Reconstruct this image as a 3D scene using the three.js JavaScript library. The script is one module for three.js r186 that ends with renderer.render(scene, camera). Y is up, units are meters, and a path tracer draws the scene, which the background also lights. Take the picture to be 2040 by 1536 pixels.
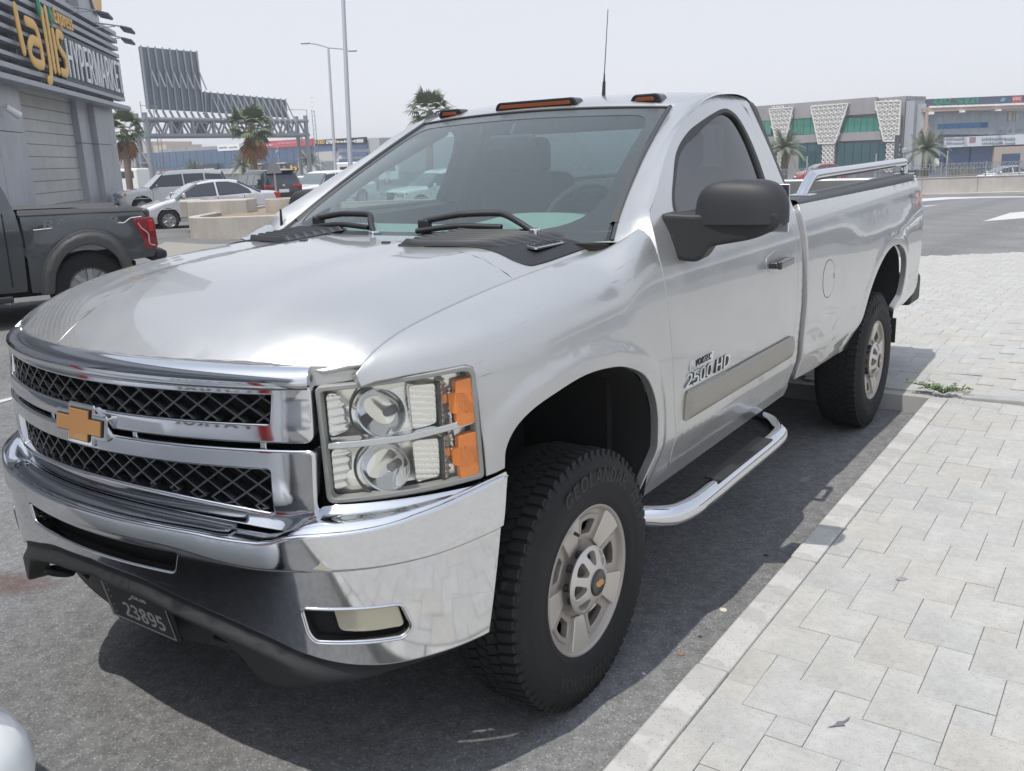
import * as THREE from 'three';
import { mergeGeometries } from 'three/addons/utils/BufferGeometryUtils.js';
import { RoundedBoxGeometry } from 'three/addons/geometries/RoundedBoxGeometry.js';
import { TessellateModifier } from 'three/addons/modifiers/TessellateModifier.js';
import { FontLoader } from 'three/addons/loaders/FontLoader.js';
import { TextGeometry } from 'three/addons/geometries/TextGeometry.js';

// ------------------------------------------------------------------ camera, sky, sun, exposure
const scene = new THREE.Scene();
const camera = new THREE.PerspectiveCamera(46.03, 1024 / 771, 0.05, 2000);
const CAM = new THREE.Vector3(2.307, 1.693, 2.228), YAW = 0.616, PITCH = -0.248, ROLL = -0.041, FPX = 1807.84;
const camF = new THREE.Vector3(-Math.sin(YAW) * Math.cos(PITCH), Math.sin(PITCH), -Math.cos(YAW) * Math.cos(PITCH));
const camR0 = new THREE.Vector3(Math.cos(YAW), 0, -Math.sin(YAW)), camU0 = new THREE.Vector3().crossVectors(camR0, camF);
const camR = camR0.clone().multiplyScalar(Math.cos(ROLL)).addScaledVector(camU0, Math.sin(ROLL));
const camU = camU0.clone().multiplyScalar(Math.cos(ROLL)).addScaledVector(camR0, -Math.sin(ROLL));
camera.position.copy(CAM);
camera.quaternion.setFromRotationMatrix(new THREE.Matrix4().makeBasis(camR, camU, camF.clone().negate()));
scene.add(camera);

const SUN = new THREE.Vector3(-0.065, 1, 0.42).normalize();
{
  const W = 256, H = 128, data = new Float32Array(W * H * 4), d = new THREE.Vector3();
  const mix = (a, b, t) => a + (b - a) * t;
  for (let j = 0; j < H; j++) for (let i = 0; i < W; i++) {
    const el = ((j + 0.5) / H - 0.5) * Math.PI, az = ((i + 0.5) / W - 0.5) * 2 * Math.PI;
    d.set(Math.cos(el) * Math.cos(az), Math.sin(el), Math.cos(el) * Math.sin(az));
    const up = Math.max(0, d.y), t = Math.pow(up, 0.6);
    let c = [mix(0.905, 0.47, t), mix(0.91, 0.555, t), mix(0.935, 0.74, t)];
    const glow = 0.75 * Math.exp(-Math.pow(Math.acos(Math.min(1, d.dot(SUN))) / 0.5, 2)) + 0.18 * Math.exp(-Math.pow(Math.acos(Math.min(1, d.dot(SUN))) / 0.95, 2));
    c = c.map((v, k) => v + glow * [1, 0.98, 0.93][k]);
    if (d.y < 0) c = [0.3, 0.29, 0.28];
    const o = (j * W + i) * 4; data[o] = c[0]; data[o + 1] = c[1]; data[o + 2] = c[2]; data[o + 3] = 1;
  }
  const sky = new THREE.DataTexture(data, W, H, THREE.RGBAFormat, THREE.FloatType);
  sky.mapping = THREE.EquirectangularReflectionMapping; sky.magFilter = sky.minFilter = THREE.LinearFilter; sky.wrapS = THREE.RepeatWrapping; sky.needsUpdate = true;
  scene.background = sky; scene.environment = sky;
}
const sun = new THREE.DirectionalLight(new THREE.Color().setRGB(1, 0.955, 0.88), 3.2);
sun.position.copy(SUN).multiplyScalar(60); sun.castShadow = true;
Object.assign(sun.shadow.camera, { left: -40, right: 40, top: 40, bottom: -40, near: 1, far: 160 }); sun.shadow.mapSize.set(4096, 4096);
scene.add(sun); scene.add(sun.target);
scene.fog = new THREE.FogExp2(new THREE.Color().setRGB(0.8, 0.83, 0.88), 0.0012);
const renderer = new THREE.WebGLRenderer({ antialias: true });
renderer.toneMapping = THREE.LinearToneMapping; renderer.toneMappingExposure = 1.05; renderer.shadowMap.enabled = true;

// ------------------------------------------------------------------ helpers
let seed = 7;
const rnd = () => { seed = (seed * 1664525 + 1013904223) >>> 0; return seed / 4294967296; };
const rr = (a, b) => a + (b - a) * rnd();
const clamp = (x, a = 0, b = 1) => Math.min(b, Math.max(a, x)), lerp = (a, b, t) => a + (b - a) * t;
const sstep = (a, b, x) => { const t = clamp((x - a) / (b - a)); return t * t * (3 - 2 * t); };
const V = (x, y, z) => new THREE.Vector3(x, y, z);
const at = (px, py, t) => CAM.clone().addScaledVector(camR, (px - 1020) / FPX * t).addScaledVector(camU, (768 - py) / FPX * t).addScaledVector(camF, t);
const gnd = (x, z) => -0.0298 * Math.max(0, -z - 5) * sstep(-5, -11, z) + 0.0107 * Math.max(0, -x - 4) * sstep(-4, -9, x);
const dirPx = (px, py) => camF.clone().addScaledVector(camR, (px - 1020) / FPX).addScaledVector(camU, (768 - py) / FPX);
function onG(px, py, lift = 0) { const d = dirPx(px, py); let lo = 0.5, hi = 400; for (let t = 1; t < 400; t *= 1.02) { const p = CAM.clone().addScaledVector(d, t); if (p.y < gnd(p.x, p.z) + lift) { hi = t; break; } lo = t; } for (let i = 0; i < 30; i++) { const t = (lo + hi) / 2, p = CAM.clone().addScaledVector(d, t); if (p.y < gnd(p.x, p.z) + lift) hi = t; else lo = t; } return CAM.clone().addScaledVector(d, hi); }
// monotone cubic through a table
function cur(tab) {
  const n = tab.length, x = tab.map((p) => p[0]), y = tab.map((p) => p[1]), d = [], m = [];
  for (let i = 0; i < n - 1; i++) d.push((y[i + 1] - y[i]) / (x[i + 1] - x[i]));
  for (let i = 0; i < n; i++) m.push(i === 0 ? d[0] : i === n - 1 ? d[n - 2] : d[i - 1] * d[i] <= 0 ? 0 : 2 * d[i - 1] * d[i] / (d[i - 1] + d[i]));
  return (q) => {
    if (q <= x[0]) return y[0] + m[0] * (q - x[0]);
    if (q >= x[n - 1]) return y[n - 1] + m[n - 1] * (q - x[n - 1]);
    let i = 0; while (q > x[i + 1]) i++;
    const h = x[i + 1] - x[i], t = (q - x[i]) / h, a = t * t, b = a * t;
    return (2 * b - 3 * a + 1) * y[i] + (b - 2 * a + t) * h * m[i] + (3 * a - 2 * b) * y[i + 1] + (b - a) * h * m[i + 1];
  };
}
// rounded polygon: [x, y, radius?]
function rpoly(pts, R = 0, seg = 5) {
  const out = [], n = pts.length;
  for (let i = 0; i < n; i++) {
    const [x, y, r0] = pts[i], r = r0 ?? R, a = pts[(i + n - 1) % n], b = pts[(i + 1) % n];
    const la = Math.hypot(a[0] - x, a[1] - y), lb = Math.hypot(b[0] - x, b[1] - y);
    if (r <= 0 || la < 1e-6 || lb < 1e-6) { out.push([x, y]); continue; }
    const k = Math.min(r, la * 0.49, lb * 0.49), p = [x + (a[0] - x) / la * k, y + (a[1] - y) / la * k], q = [x + (b[0] - x) / lb * k, y + (b[1] - y) / lb * k];
    for (let s = 0; s <= seg; s++) { const t = s / seg, u = 1 - t; out.push([u * u * p[0] + 2 * u * t * x + t * t * q[0], u * u * p[1] + 2 * u * t * y + t * t * q[1]]); }
  }
  return out;
}
// smooth open curve through 2D points
function smooth(pts, n = 8) {
  const c = new THREE.CatmullRomCurve3(pts.map((p) => V(p[0], p[1], 0)), false, 'centripetal');
  return c.getPoints((pts.length - 1) * n).map((p) => [p.x, p.y]);
}
const rect = (x0, y0, x1, y1, r = 0, seg = 4) => rpoly([[x0, y0], [x1, y0], [x1, y1], [x0, y1]], r, seg);
const area = (p) => { let a = 0; for (let i = 0; i < p.length; i++) { const q = p[(i + 1) % p.length]; a += p[i][0] * q[1] - q[0] * p[i][1]; } return a / 2; };
function geoOf(pos, nor, uv) {
  const g = new THREE.BufferGeometry();
  g.setAttribute('position', new THREE.Float32BufferAttribute(pos, 3));
  if (nor) g.setAttribute('normal', new THREE.Float32BufferAttribute(nor, 3));
  g.setAttribute('uv', new THREE.Float32BufferAttribute(uv ?? new Array(pos.length / 3 * 2).fill(0), 2));
  if (!nor) g.computeVertexNormals();
  return g;
}
const split = (loop, max) => {
  const o = [];
  loop.forEach((a, i) => { const b = loop[(i + 1) % loop.length], l = Math.hypot(b[0] - a[0], b[1] - a[1]); if (l < 1e-5) return; const n = Math.max(1, Math.ceil(l / max)); for (let k = 0; k < n; k++) o.push([lerp(a[0], b[0], k / n), lerp(a[1], b[1], k / n)]); });
  return o;
};
// a panel: a 2D outline (with holes) laid on the surface F(u, v) -> [x, y, z], with rounded edges turned in
function patch(outline, F, { holes = [], max = 0.05, r = 0.004, depth = 0.02, s = 1, it = 9 } = {}) {
  let out = split(outline, max * 0.9); if (area(out) < 0) out.reverse();
  const hs = holes.map((h) => { h = split(h, max * 0.9); if (area(h) > 0) h.reverse(); return h; });
  const v2 = (p) => new THREE.Vector2(p[0], p[1]);
  const faces = THREE.ShapeUtils.triangulateShape(out.map(v2), hs.map((h) => h.map(v2))), all = [out, ...hs].flat(), flat = [];
  for (const f of faces) for (const i of f) flat.push(all[i][0], all[i][1], 0);
  let g2 = new THREE.BufferGeometry(); g2.setAttribute('position', new THREE.Float32BufferAttribute(flat, 3));
  g2 = new TessellateModifier(max, it).modify(g2);
  const e = 1e-4, P = (u, v) => V(...F(u, v));
  const raw = (u, v) => { const a = P(u + e, v).sub(P(u - e, v)), b = P(u, v + e).sub(P(u, v - e)); return a.cross(b).normalize(); };
  const pos = [], nor = [], uv = [], q = g2.attributes.position;
  const tri = (ps, ns, us) => {
    const c = ps[1].clone().sub(ps[0]).cross(ps[2].clone().sub(ps[0])), o = c.dot(ns[0].clone().add(ns[1]).add(ns[2])) < 0 ? [0, 2, 1] : [0, 1, 2];
    for (const i of o) { pos.push(ps[i].x, ps[i].y, ps[i].z); nor.push(ns[i].x, ns[i].y, ns[i].z); uv.push(us[i][0], us[i][1]); }
  };
  for (let i = 0; i < q.count; i += 3) {
    const us = [0, 1, 2].map((k) => [q.getX(i + k), q.getY(i + k)]);
    tri(us.map((u) => P(...u)), us.map((u) => raw(...u).multiplyScalar(s)), us);
  }
  for (const loop of [out, ...hs]) {
    const n = loop.length, rings = [];
    const p3 = loop.map((u) => P(...u)), N = loop.map((u) => raw(...u));
    for (let i = 0; i < n; i++) {
      const t = p3[(i + 1) % n].clone().sub(p3[(i + n - 1) % n]), o = t.cross(N[i]).normalize(), nn = N[i].clone().multiplyScalar(s), col = [];
      if (r > 0) for (const a of [0, 0.5, 1.05, Math.PI / 2]) col.push([p3[i].clone().addScaledVector(o, r * Math.sin(a)).addScaledVector(nn, -r * (1 - Math.cos(a))), nn.clone().multiplyScalar(Math.cos(a)).addScaledVector(o, Math.sin(a))]);
      else col.push([p3[i].clone(), o]);
      if (depth > 0) col.push([col[col.length - 1][0].clone().addScaledVector(nn, -depth), o]);
      rings.push(col);
    }
    for (let i = 0; i < n; i++) for (let k = 0; k + 1 < rings[0].length; k++) {
      const a = rings[i][k], b = rings[(i + 1) % n][k], c = rings[(i + 1) % n][k + 1], d = rings[i][k + 1], u = [loop[i], loop[i], loop[i]];
      tri([a[0], b[0], c[0]], [a[1], b[1], c[1]], u); tri([a[0], c[0], d[0]], [a[1], c[1], d[1]], u);
    }
  }
  return geoOf(pos, nor, uv);
}
// grid of rows of [x, y, z]
function grid(rows, { closeU = false, flat = false } = {}) {
  const nv = rows.length, nu = rows[0].length, pos = [], uv = [], idx = [];
  rows.forEach((row, j) => row.forEach((p, i) => { pos.push(p[0], p[1], p[2]); uv.push(i / (nu - 1), j / (nv - 1)); }));
  for (let j = 0; j + 1 < nv; j++) for (let i = 0; i + 1 < nu + (closeU ? 1 : 0); i++) { const a = j * nu + i, b = j * nu + (i + 1) % nu, c = a + nu, d = b + nu; idx.push(a, b, c, b, d, c); }
  let g = geoOf(pos, pos, uv); g.setIndex(idx);
  if (flat) { g = g.toNonIndexed(); }
  g.computeVertexNormals(); return g;
}
function mirror(g0) {
  const g = (g0.index ? g0.toNonIndexed() : g0.clone());
  for (const n of ['position', 'normal']) { const a = g.attributes[n]; for (let i = 0; i < a.count; i++) a.setX(i, -a.getX(i)); }
  for (const n of Object.keys(g.attributes)) { const a = g.attributes[n], k = a.itemSize, t = a.array; for (let i = 0; i < a.count; i += 3) for (let c = 0; c < k; c++) { const s = t[(i + 1) * k + c]; t[(i + 1) * k + c] = t[(i + 2) * k + c]; t[(i + 2) * k + c] = s; } }
  return g;
}
const merge = (list) => mergeGeometries(list.map((g) => { g = g.index ? g.toNonIndexed() : g; for (const k of Object.keys(g.attributes)) if (!['position', 'normal', 'uv'].includes(k)) g.deleteAttribute(k); if (!g.attributes.uv) g.setAttribute('uv', new THREE.Float32BufferAttribute(new Float32Array(g.attributes.position.count * 2), 2)); return g; }));
const move = (g, x, y, z) => g.translate(x, y, z);
const rbox = (w, h, d, r, x = 0, y = 0, z = 0, rx = 0, ry = 0, rz = 0) => { const g = new RoundedBoxGeometry(w, h, d, 2, Math.min(r, w / 2.01, h / 2.01, d / 2.01)); g.rotateX(rx); g.rotateY(ry); g.rotateZ(rz); return g.translate(x, y, z); };
const box = (w, h, d, x = 0, y = 0, z = 0, ry = 0) => { const g = new THREE.BoxGeometry(w, h, d); g.rotateY(ry); return g.translate(x, y, z); };
const boxUV = (g, k = 1) => { g = g.index ? g.toNonIndexed() : g; const p = g.attributes.position, n = g.attributes.normal, u = g.attributes.uv; for (let i = 0; i < p.count; i++) { const ax = Math.abs(n.getX(i)), ay = Math.abs(n.getY(i)), az = Math.abs(n.getZ(i)); if (ay >= ax && ay >= az) u.setXY(i, p.getX(i) * k, p.getZ(i) * k); else if (ax >= az) u.setXY(i, p.getZ(i) * k, p.getY(i) * k); else u.setXY(i, p.getX(i) * k, p.getY(i) * k); } return g; };
const tube = (pts, r, { n = 10, seg = 0, closed = false, tension = 0.5 } = {}) => new THREE.TubeGeometry(new THREE.CatmullRomCurve3(pts.map((p) => V(...p)), closed, 'catmullrom', tension), seg || pts.length * 8, r, n, closed);
function rod(a, b, r0, r1 = r0, n = 8) { const A = V(...a), B = V(...b), d = B.clone().sub(A), g = new THREE.CylinderGeometry(r1, r0, d.length(), n); g.translate(0, d.length() / 2, 0); g.applyQuaternion(new THREE.Quaternion().setFromUnitVectors(V(0, 1, 0), d.normalize())); return g.translate(A.x, A.y, A.z); }
function beam(a, b, w, h = w) { const A = V(...a), B = V(...b), d = B.clone().sub(A), g = new THREE.BoxGeometry(w, h, d.length()); const m = new THREE.Matrix4().lookAt(B, A, Math.abs(d.y) > 0.95 * d.length() ? V(1, 0, 0) : V(0, 1, 0)); g.applyMatrix4(m); return g.translate((A.x + B.x) / 2, (A.y + B.y) / 2, (A.z + B.z) / 2); }
const prism = (pts, depth, bevel = 0, seg = 2) => { const sh = new THREE.Shape(pts.map((p) => new THREE.Vector2(p[0], p[1]))); return new THREE.ExtrudeGeometry(sh, { depth, bevelEnabled: bevel > 0, bevelSize: bevel, bevelThickness: bevel, bevelSegments: seg, curveSegments: 6 }); };
const taken = {};
const numbered = (n) => { taken[n] = (taken[n] ?? -1) + 1; return taken[n] ? n + '_' + String(taken[n]).padStart(3, '0') : n; };
function part(parent, name, geo, mat, label) { const m = new THREE.Mesh(geo, mat); m.name = name; m.castShadow = m.receiveShadow = true; parent.add(m); if (label) m.userData.label = label; return m; }
function tag(o, label, category, group) { o.userData.label = label; o.userData.category = category; if (group) o.userData.group = group; return o; }
function thing(name, label, category, pos = [0, 0, 0], turn = 0, group) { const o = new THREE.Group(); o.name = numbered(name); o.position.set(...pos); o.rotation.y = turn; scene.add(o); return tag(o, label, category, group); }
function struct(name, geo, mat, kind = 'structure') { const m = part(scene, numbered(name), geo, mat); m.userData.kind = kind; return m; }

// ------------------------------------------------------------------ textures and materials
const hash = (x, y, s = 0) => { let h = Math.imul(x | 0, 374761393) ^ Math.imul(y | 0, 668265263) ^ Math.imul(s + 11, 2147483647); h = Math.imul(h ^ (h >>> 13), 1274126177); return ((h ^ (h >>> 16)) >>> 0) / 4294967296; };
function vnoise(x, y, per, s) { const i = Math.floor(x), j = Math.floor(y), f = x - i, g = y - j, u = f * f * (3 - 2 * f), v = g * g * (3 - 2 * g), w = (k) => ((k % per) + per) % per; const h = (a, b) => hash(w(a), w(b), s); return lerp(lerp(h(i, j), h(i + 1, j), u), lerp(h(i, j + 1), h(i + 1, j + 1), u), v); }
function fbm(x, y, per, s, o = 4) { let a = 0, k = 0.5, n = 0; for (let i = 0; i < o; i++) { a += k * vnoise(x, y, per, s + i); n += k; k *= 0.5; x *= 2; y *= 2; per *= 2; } return a / n; }
function tex(N, fn, srgb = true) {
  const d = new Uint8Array(N * N * 4);
  for (let j = 0; j < N; j++) for (let i = 0; i < N; i++) { const c = fn(i / N, j / N, i, j), o = (j * N + i) * 4; for (let k = 0; k < 3; k++) { let v = Array.isArray(c) ? c[k] : c; v = clamp(v); d[o + k] = 255 * (srgb ? (v <= 0.0031308 ? v * 12.92 : 1.055 * Math.pow(v, 1 / 2.4) - 0.055) : v); } d[o + 3] = 255; }
  const t = new THREE.DataTexture(d, N, N); t.wrapS = t.wrapT = THREE.RepeatWrapping; t.magFilter = THREE.LinearFilter; t.minFilter = THREE.LinearMipmapLinearFilter; t.generateMipmaps = true; if (srgb) t.colorSpace = THREE.SRGBColorSpace; t.needsUpdate = true; return t;
}
const rep = (t, k, l = k) => { const c = t.clone(); c.repeat.set(k, l); c.needsUpdate = true; return c; };
const col = (r, g = r, b = r) => new THREE.Color().setRGB(r, g, b);
const std = (c, rough = 0.6, metal = 0, o = {}) => new THREE.MeshStandardMaterial({ color: Array.isArray(c) ? col(...c) : col(c), roughness: rough, metalness: metal, ...o });
const phy = (c, rough, metal, o = {}) => new THREE.MeshPhysicalMaterial({ color: Array.isArray(c) ? col(...c) : col(c), roughness: rough, metalness: metal, ...o });

const tAsphalt = tex(1024, (u, v, i, j) => { const g = hash(i >> 1, j >> 1, 3), b = fbm(u * 3, v * 3, 3, 20, 6), f = fbm(u * 90, v * 90, 90, 31, 2); let c = 0.172 + 0.09 * (b - 0.5) + 0.09 * (f - 0.5); if (g > 0.88) c += 0.16 * hash(i >> 1, j >> 1, 9); if (g < 0.1) c *= 0.7; return [c * 0.99, c, c * 1.01]; });
const tAsphaltB = tex(512, (u, v, i, j) => 0.5 * fbm(u * 60, v * 60, 60, 5, 2) + 0.5 * hash(i >> 1, j >> 1, 7), false);
const tPaver = tex(512, (u, v, i, j) => { const b = fbm(u * 5, v * 5, 5, 40, 5), g = hash(i >> 1, j >> 1, 13); const f = fbm(u * 40, v * 40, 40, 44, 3); let c = 0.87 + 0.2 * (b - 0.5) + 0.16 * (f - 0.5) + 0.12 * (g - 0.5); if (g > 0.97) c *= 0.66; return [c, c, c * 0.985]; });
const tPaverB = tex(256, (u, v, i, j) => 0.6 * fbm(u * 30, v * 30, 30, 5, 3) + 0.4 * hash(i, j, 7), false);
const tKerb = tex(512, (u, v, i, j) => { const b = fbm(u * 4, v * 4, 4, 50, 6), f = fbm(u * 24, v * 24, 24, 61, 3); let c = 0.47 + 0.07 * (f - 0.5) - 0.07 * sstep(0.54, 0.58, b); const g = hash(i >> 1, j >> 1, 5); if (g > 0.97) c *= 0.62; return [c, c * 0.985, c * 0.95]; });
const tConc = tex(512, (u, v, i, j) => { const b = fbm(u * 4, v * 4, 4, 70, 6), s = fbm(u * 22, v * 2, 22, 80, 4); const c = 0.86 + 0.3 * (b - 0.5) + 0.16 * (s - 0.5) + 0.05 * (hash(i, j, 4) - 0.5); return [c, c, c]; });
const tRubber = tex(256, (u, v, i, j) => { const c = 0.85 + 0.5 * (fbm(u * 8, v * 8, 8, 90, 5) - 0.4); return [c * 1.03, c, c * 0.96]; });

const tDust = tex(512, (u, v, i, j) => { const c = 0.97 + 0.09 * (fbm(u * 5, v * 5, 5, 110, 5) - 0.5) - (hash(i, j, 8) > 0.995 ? 0.1 : 0); return [c, c, c * 0.995]; }), tDustR = tex(512, (u, v, i, j) => 0.82 + 0.5 * (fbm(u * 7, v * 7, 7, 120, 5) - 0.4) + 0.12 * (hash(i, j, 9) - 0.5), false);

const M = {
  paint: phy([0.525, 0.53, 0.53], 0.42, 0.66, { clearcoat: 1, clearcoatRoughness: 0.03, map: tDust, roughnessMap: tDustR }),
  chrome: phy([0.70, 0.715, 0.735], 0.075, 1), brushed: phy([0.6, 0.6, 0.59], 0.22, 1),
  black: std([0.022, 0.023, 0.025], 0.55), gloss: phy([0.012, 0.013, 0.015], 0.25, 0, { clearcoat: 0.6, clearcoatRoughness: 0.2 }), trim: std([0.045, 0.049, 0.055], 0.5),
  dark: std(0.012, 0.95), liner: std(0.016, 0.9), rubber: std([0.013, 0.0135, 0.0145], 0.78, 0, { map: tRubber }), rubberText: std([0.019, 0.019, 0.0195], 0.62),
  glass: phy([0.62, 0.84, 0.81], 0.0, 0, { transmission: 1, thickness: 0, ior: 1.72 }), tint: phy([0.2, 0.215, 0.23], 0.0, 0, { transmission: 1, thickness: 0, ior: 1.95 }),
  lens: phy([0.95, 0.96, 0.95], 0.02, 0, { transmission: 1, thickness: 0, ior: 1.45 }), amber: phy([0.85, 0.24, 0.03], 0.25, 0, { clearcoat: 0.5 }), amberLens: phy([0.34, 0.085, 0.03], 0.15, 0, { transmission: 0.35, thickness: 0, clearcoat: 1 }),
  red: phy([0.42, 0.02, 0.02], 0.15, 0, { clearcoat: 1, clearcoatRoughness: 0.05 }), gold: phy([0.62, 0.3, 0.09], 0.35, 0.5, { clearcoat: 0.5 }),
  alloy: phy([0.62, 0.585, 0.54], 0.4, 0.65), alloyDull: phy([0.42, 0.385, 0.35], 0.48, 0.55), louver: std([0.016, 0.017, 0.02], 0.6), mirror: std([0.03, 0.032, 0.036], 0.55), valance: std([0.012, 0.013, 0.015], 0.6), grey: std([0.3, 0.3, 0.3], 0.6), white: std(0.75, 0.5), print: std([0.78, 0.78, 0.76], 0.5),
  seat: std([0.05, 0.052, 0.055], 0.85), interior: std([0.075, 0.078, 0.08], 0.85), dash: std([0.3, 0.31, 0.29], 0.8), moulding: phy([0.34, 0.32, 0.28], 0.5, 0.45, { clearcoat: 0.3, clearcoatRoughness: 0.4 }),
};
const font = await new FontLoader().loadAsync('fonts/droid/droid_sans_bold.typeface.json');
const fontR = await new FontLoader().loadAsync('fonts/droid/droid_sans_regular.typeface.json');
function letters(text, h, depth = 0.005, { f = font, sx = 1, slant = 0, bevel = 0, cs = 4 } = {}) {
  const g = new TextGeometry(text, { font: f, size: h / 0.715, depth, curveSegments: cs, bevelEnabled: bevel > 0, bevelSize: bevel, bevelThickness: bevel, bevelSegments: 1 });
  g.computeBoundingBox(); const b = g.boundingBox; g.translate(-(b.min.x + b.max.x) / 2, -h / 2, 0);
  g.applyMatrix4(new THREE.Matrix4().set(sx, slant, 0, 0, 0, 1, 0, 0, 0, 0, 1, 0, 0, 0, 0, 1)); return g;
}

// ------------------------------------------------------------------ the silver pickup (x: its left side, z: forward, origin under the front axle)
const WB = 3.393, TY = 0.408;
const truck = thing('pickup_truck', 'silver single cab pickup with chrome grille and bumper parked against the kerb in the foreground', 'pickup truck');
const both = (name, g, m, parent = truck, label) => [part(parent, name, g, m, label), part(parent, name, mirror(g), m, label)];
const sideX = cur([[0.45, 0.915], [0.53, 0.942], [0.58, 0.962], [0.64, 0.980], [0.69, 0.997], [0.715, 1.003], [0.78, 1.005], [0.9, 1.012], [1.02, 1.016], [1.15, 1.012], [1.25, 1.003], [1.33, 0.988], [1.40, 0.966], [1.46, 0.938], [1.64, 0.858], [1.80, 0.782], [1.86, 0.752], [1.895, 0.731], [1.915, 0.712], [1.928, 0.69]]);
function planCurve(half) {
  const full = [...half.slice(1).reverse().map((p) => [-p[0], p[1]]), ...half], c = smooth(full, 24), L = [0];
  for (let i = 1; i < c.length; i++) L.push(L[i - 1] + Math.hypot(c[i][0] - c[i - 1][0], c[i][1] - c[i - 1][1]));
  const mid = L[L.length - 1] / 2; for (let i = 0; i < L.length; i++) L[i] -= mid;
  const fx = cur(c.map((p, i) => [L[i], p[0]])), fz = cur(c.map((p, i) => [L[i], p[1]]));
  const half2 = c.map((p, i) => [p[0], L[i]]).filter((p, i, a) => i === 0 || p[0] > a[i - 1][0] + 1e-5), ss = cur(half2);
  const nrm = (s) => { const e = 1e-3, tx = fx(s + e) - fx(s - e), tz = fz(s + e) - fz(s - e), l = Math.hypot(tx, tz); return [-tz / l, tx / l]; };
  return { x: fx, z: fz, nrm, s: ss, end: mid, F: (off) => (s, y) => { const n = nrm(s), o = typeof off === 'function' ? off(s, y) : off; return [fx(s) + n[0] * o, y, fz(s) + n[1] * o]; } };
}
const BC = planCurve([[0, 1.03], [0.35, 0.995], [0.68, 0.895], [0.83, 0.79], [0.93, 0.64], [0.985, 0.47], [1.0, 0.30]]);
const GC = planCurve([[0, 0.94], [0.35, 0.90], [0.68, 0.785], [0.80, 0.69], [0.90, 0.56], [0.965, 0.42], [1.0, 0.25]]);
const distTo = (poly, x, y) => { let m = 1e9; for (let i = 0; i + 1 < poly.length; i++) { const [ax, ay] = poly[i], [bx, by] = poly[i + 1], dx = bx - ax, dy = by - ay, t = clamp(((x - ax) * dx + (y - ay) * dy) / (dx * dx + dy * dy)); m = Math.min(m, Math.hypot(x - ax - t * dx, y - ay - t * dy)); } return m; };
const archF = smooth([[0.405, 0.885], [0.402, 0.95], [0.372, 1.0], [0.312, 1.038], [0.211, 1.064], [0.05, 1.080], [-0.10, 1.070], [-0.20, 1.05], [-0.33, 0.993], [-0.40, 0.915], [-0.438, 0.83], [-0.447, 0.76], [-0.437, 0.67], [-0.405, 0.59], [-0.39, 0.55]], 4);
const archR = smooth([[-2.845, 0.578], [-2.90, 0.625], [-2.995, 0.72], [-3.085, 0.86], [-3.21, 0.97], [-3.42, 1.058], [-3.66, 1.082], [-3.86, 1.04], [-3.985, 0.95], [-4.02, 0.83], [-3.985, 0.72], [-3.93, 0.62]], 5);
const archFs = archF, archRs = archR.filter((p, i) => i % 2 === 0);
const lip = (d) => 0.010 * (1 - sstep(0.03, 0.085, d));
const taper = (z) => { const q = Math.max(0, z - 0.15); return 0.62 * q * q; };
const zd = cur([[0.55, -0.638], [0.75, -0.602], [0.9, -0.57], [1.05, -0.542], [1.22, -0.522], [1.34, -0.511], [1.40, -0.52], [1.478, -0.556]]);
const yg = cur([[-0.52, 1.392], [-0.476, 1.386], [-0.157, 1.359], [0.115, 1.336], [0.349, 1.310], [0.555, 1.277], [0.668, 1.240], [0.725, 1.203]]);
const XG = 0.792;
const fw = cur([[-0.2, 0], [-0.12, 0.035], [-0.06, 0.14], [0, 0.42], [0.07, 0.75], [0.13, 1]]), fo = cur([[-0.2, -0.2], [-0.12, -0.12], [-0.06, -0.063], [0, -0.026], [0.07, -0.007], [0.13, 0]]);
function fenderF(z, t) {
  const g = yg(z), tau = t - g, e = sstep(-0.2, -0.52, z);
  const xs = (y) => sideX(y) - taper(z) + lip(distTo(archFs, z, y));
  if (tau <= -0.2) return [xs(t), t, z];
  let w = clamp(fw(tau)); w = Math.pow(w, 1 + 1.2 * e);
  const y = g + Math.min(0, fo(tau)) + 0.075 * e * sstep(-0.2, -0.02, tau) * (1 - sstep(0.0, 0.13, tau));
  return [lerp(xs(y), XG, w), y, z];
}
{
  const top = []; for (let z = -0.507; z <= 0.72; z += 0.06) top.push([z, yg(z) + 0.127]);
  const rear = []; for (let y = 0.55; y <= 1.39; y += 0.07) rear.push([zd(y) + 0.006, y]);
  const out = [[0.722, 1.200], [0.66, 1.191], [0.56, 1.190], [0.482, 1.192], [0.464, 1.182], [0.454, 0.892], ...archF.slice(1), [-0.62, 0.55], ...rear.slice(1), ...top, [0.722, 1.33]];
  both('fender', patch(out, fenderF, { s: -1, max: 0.04, depth: 0.025 }), M.paint);
}
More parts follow.
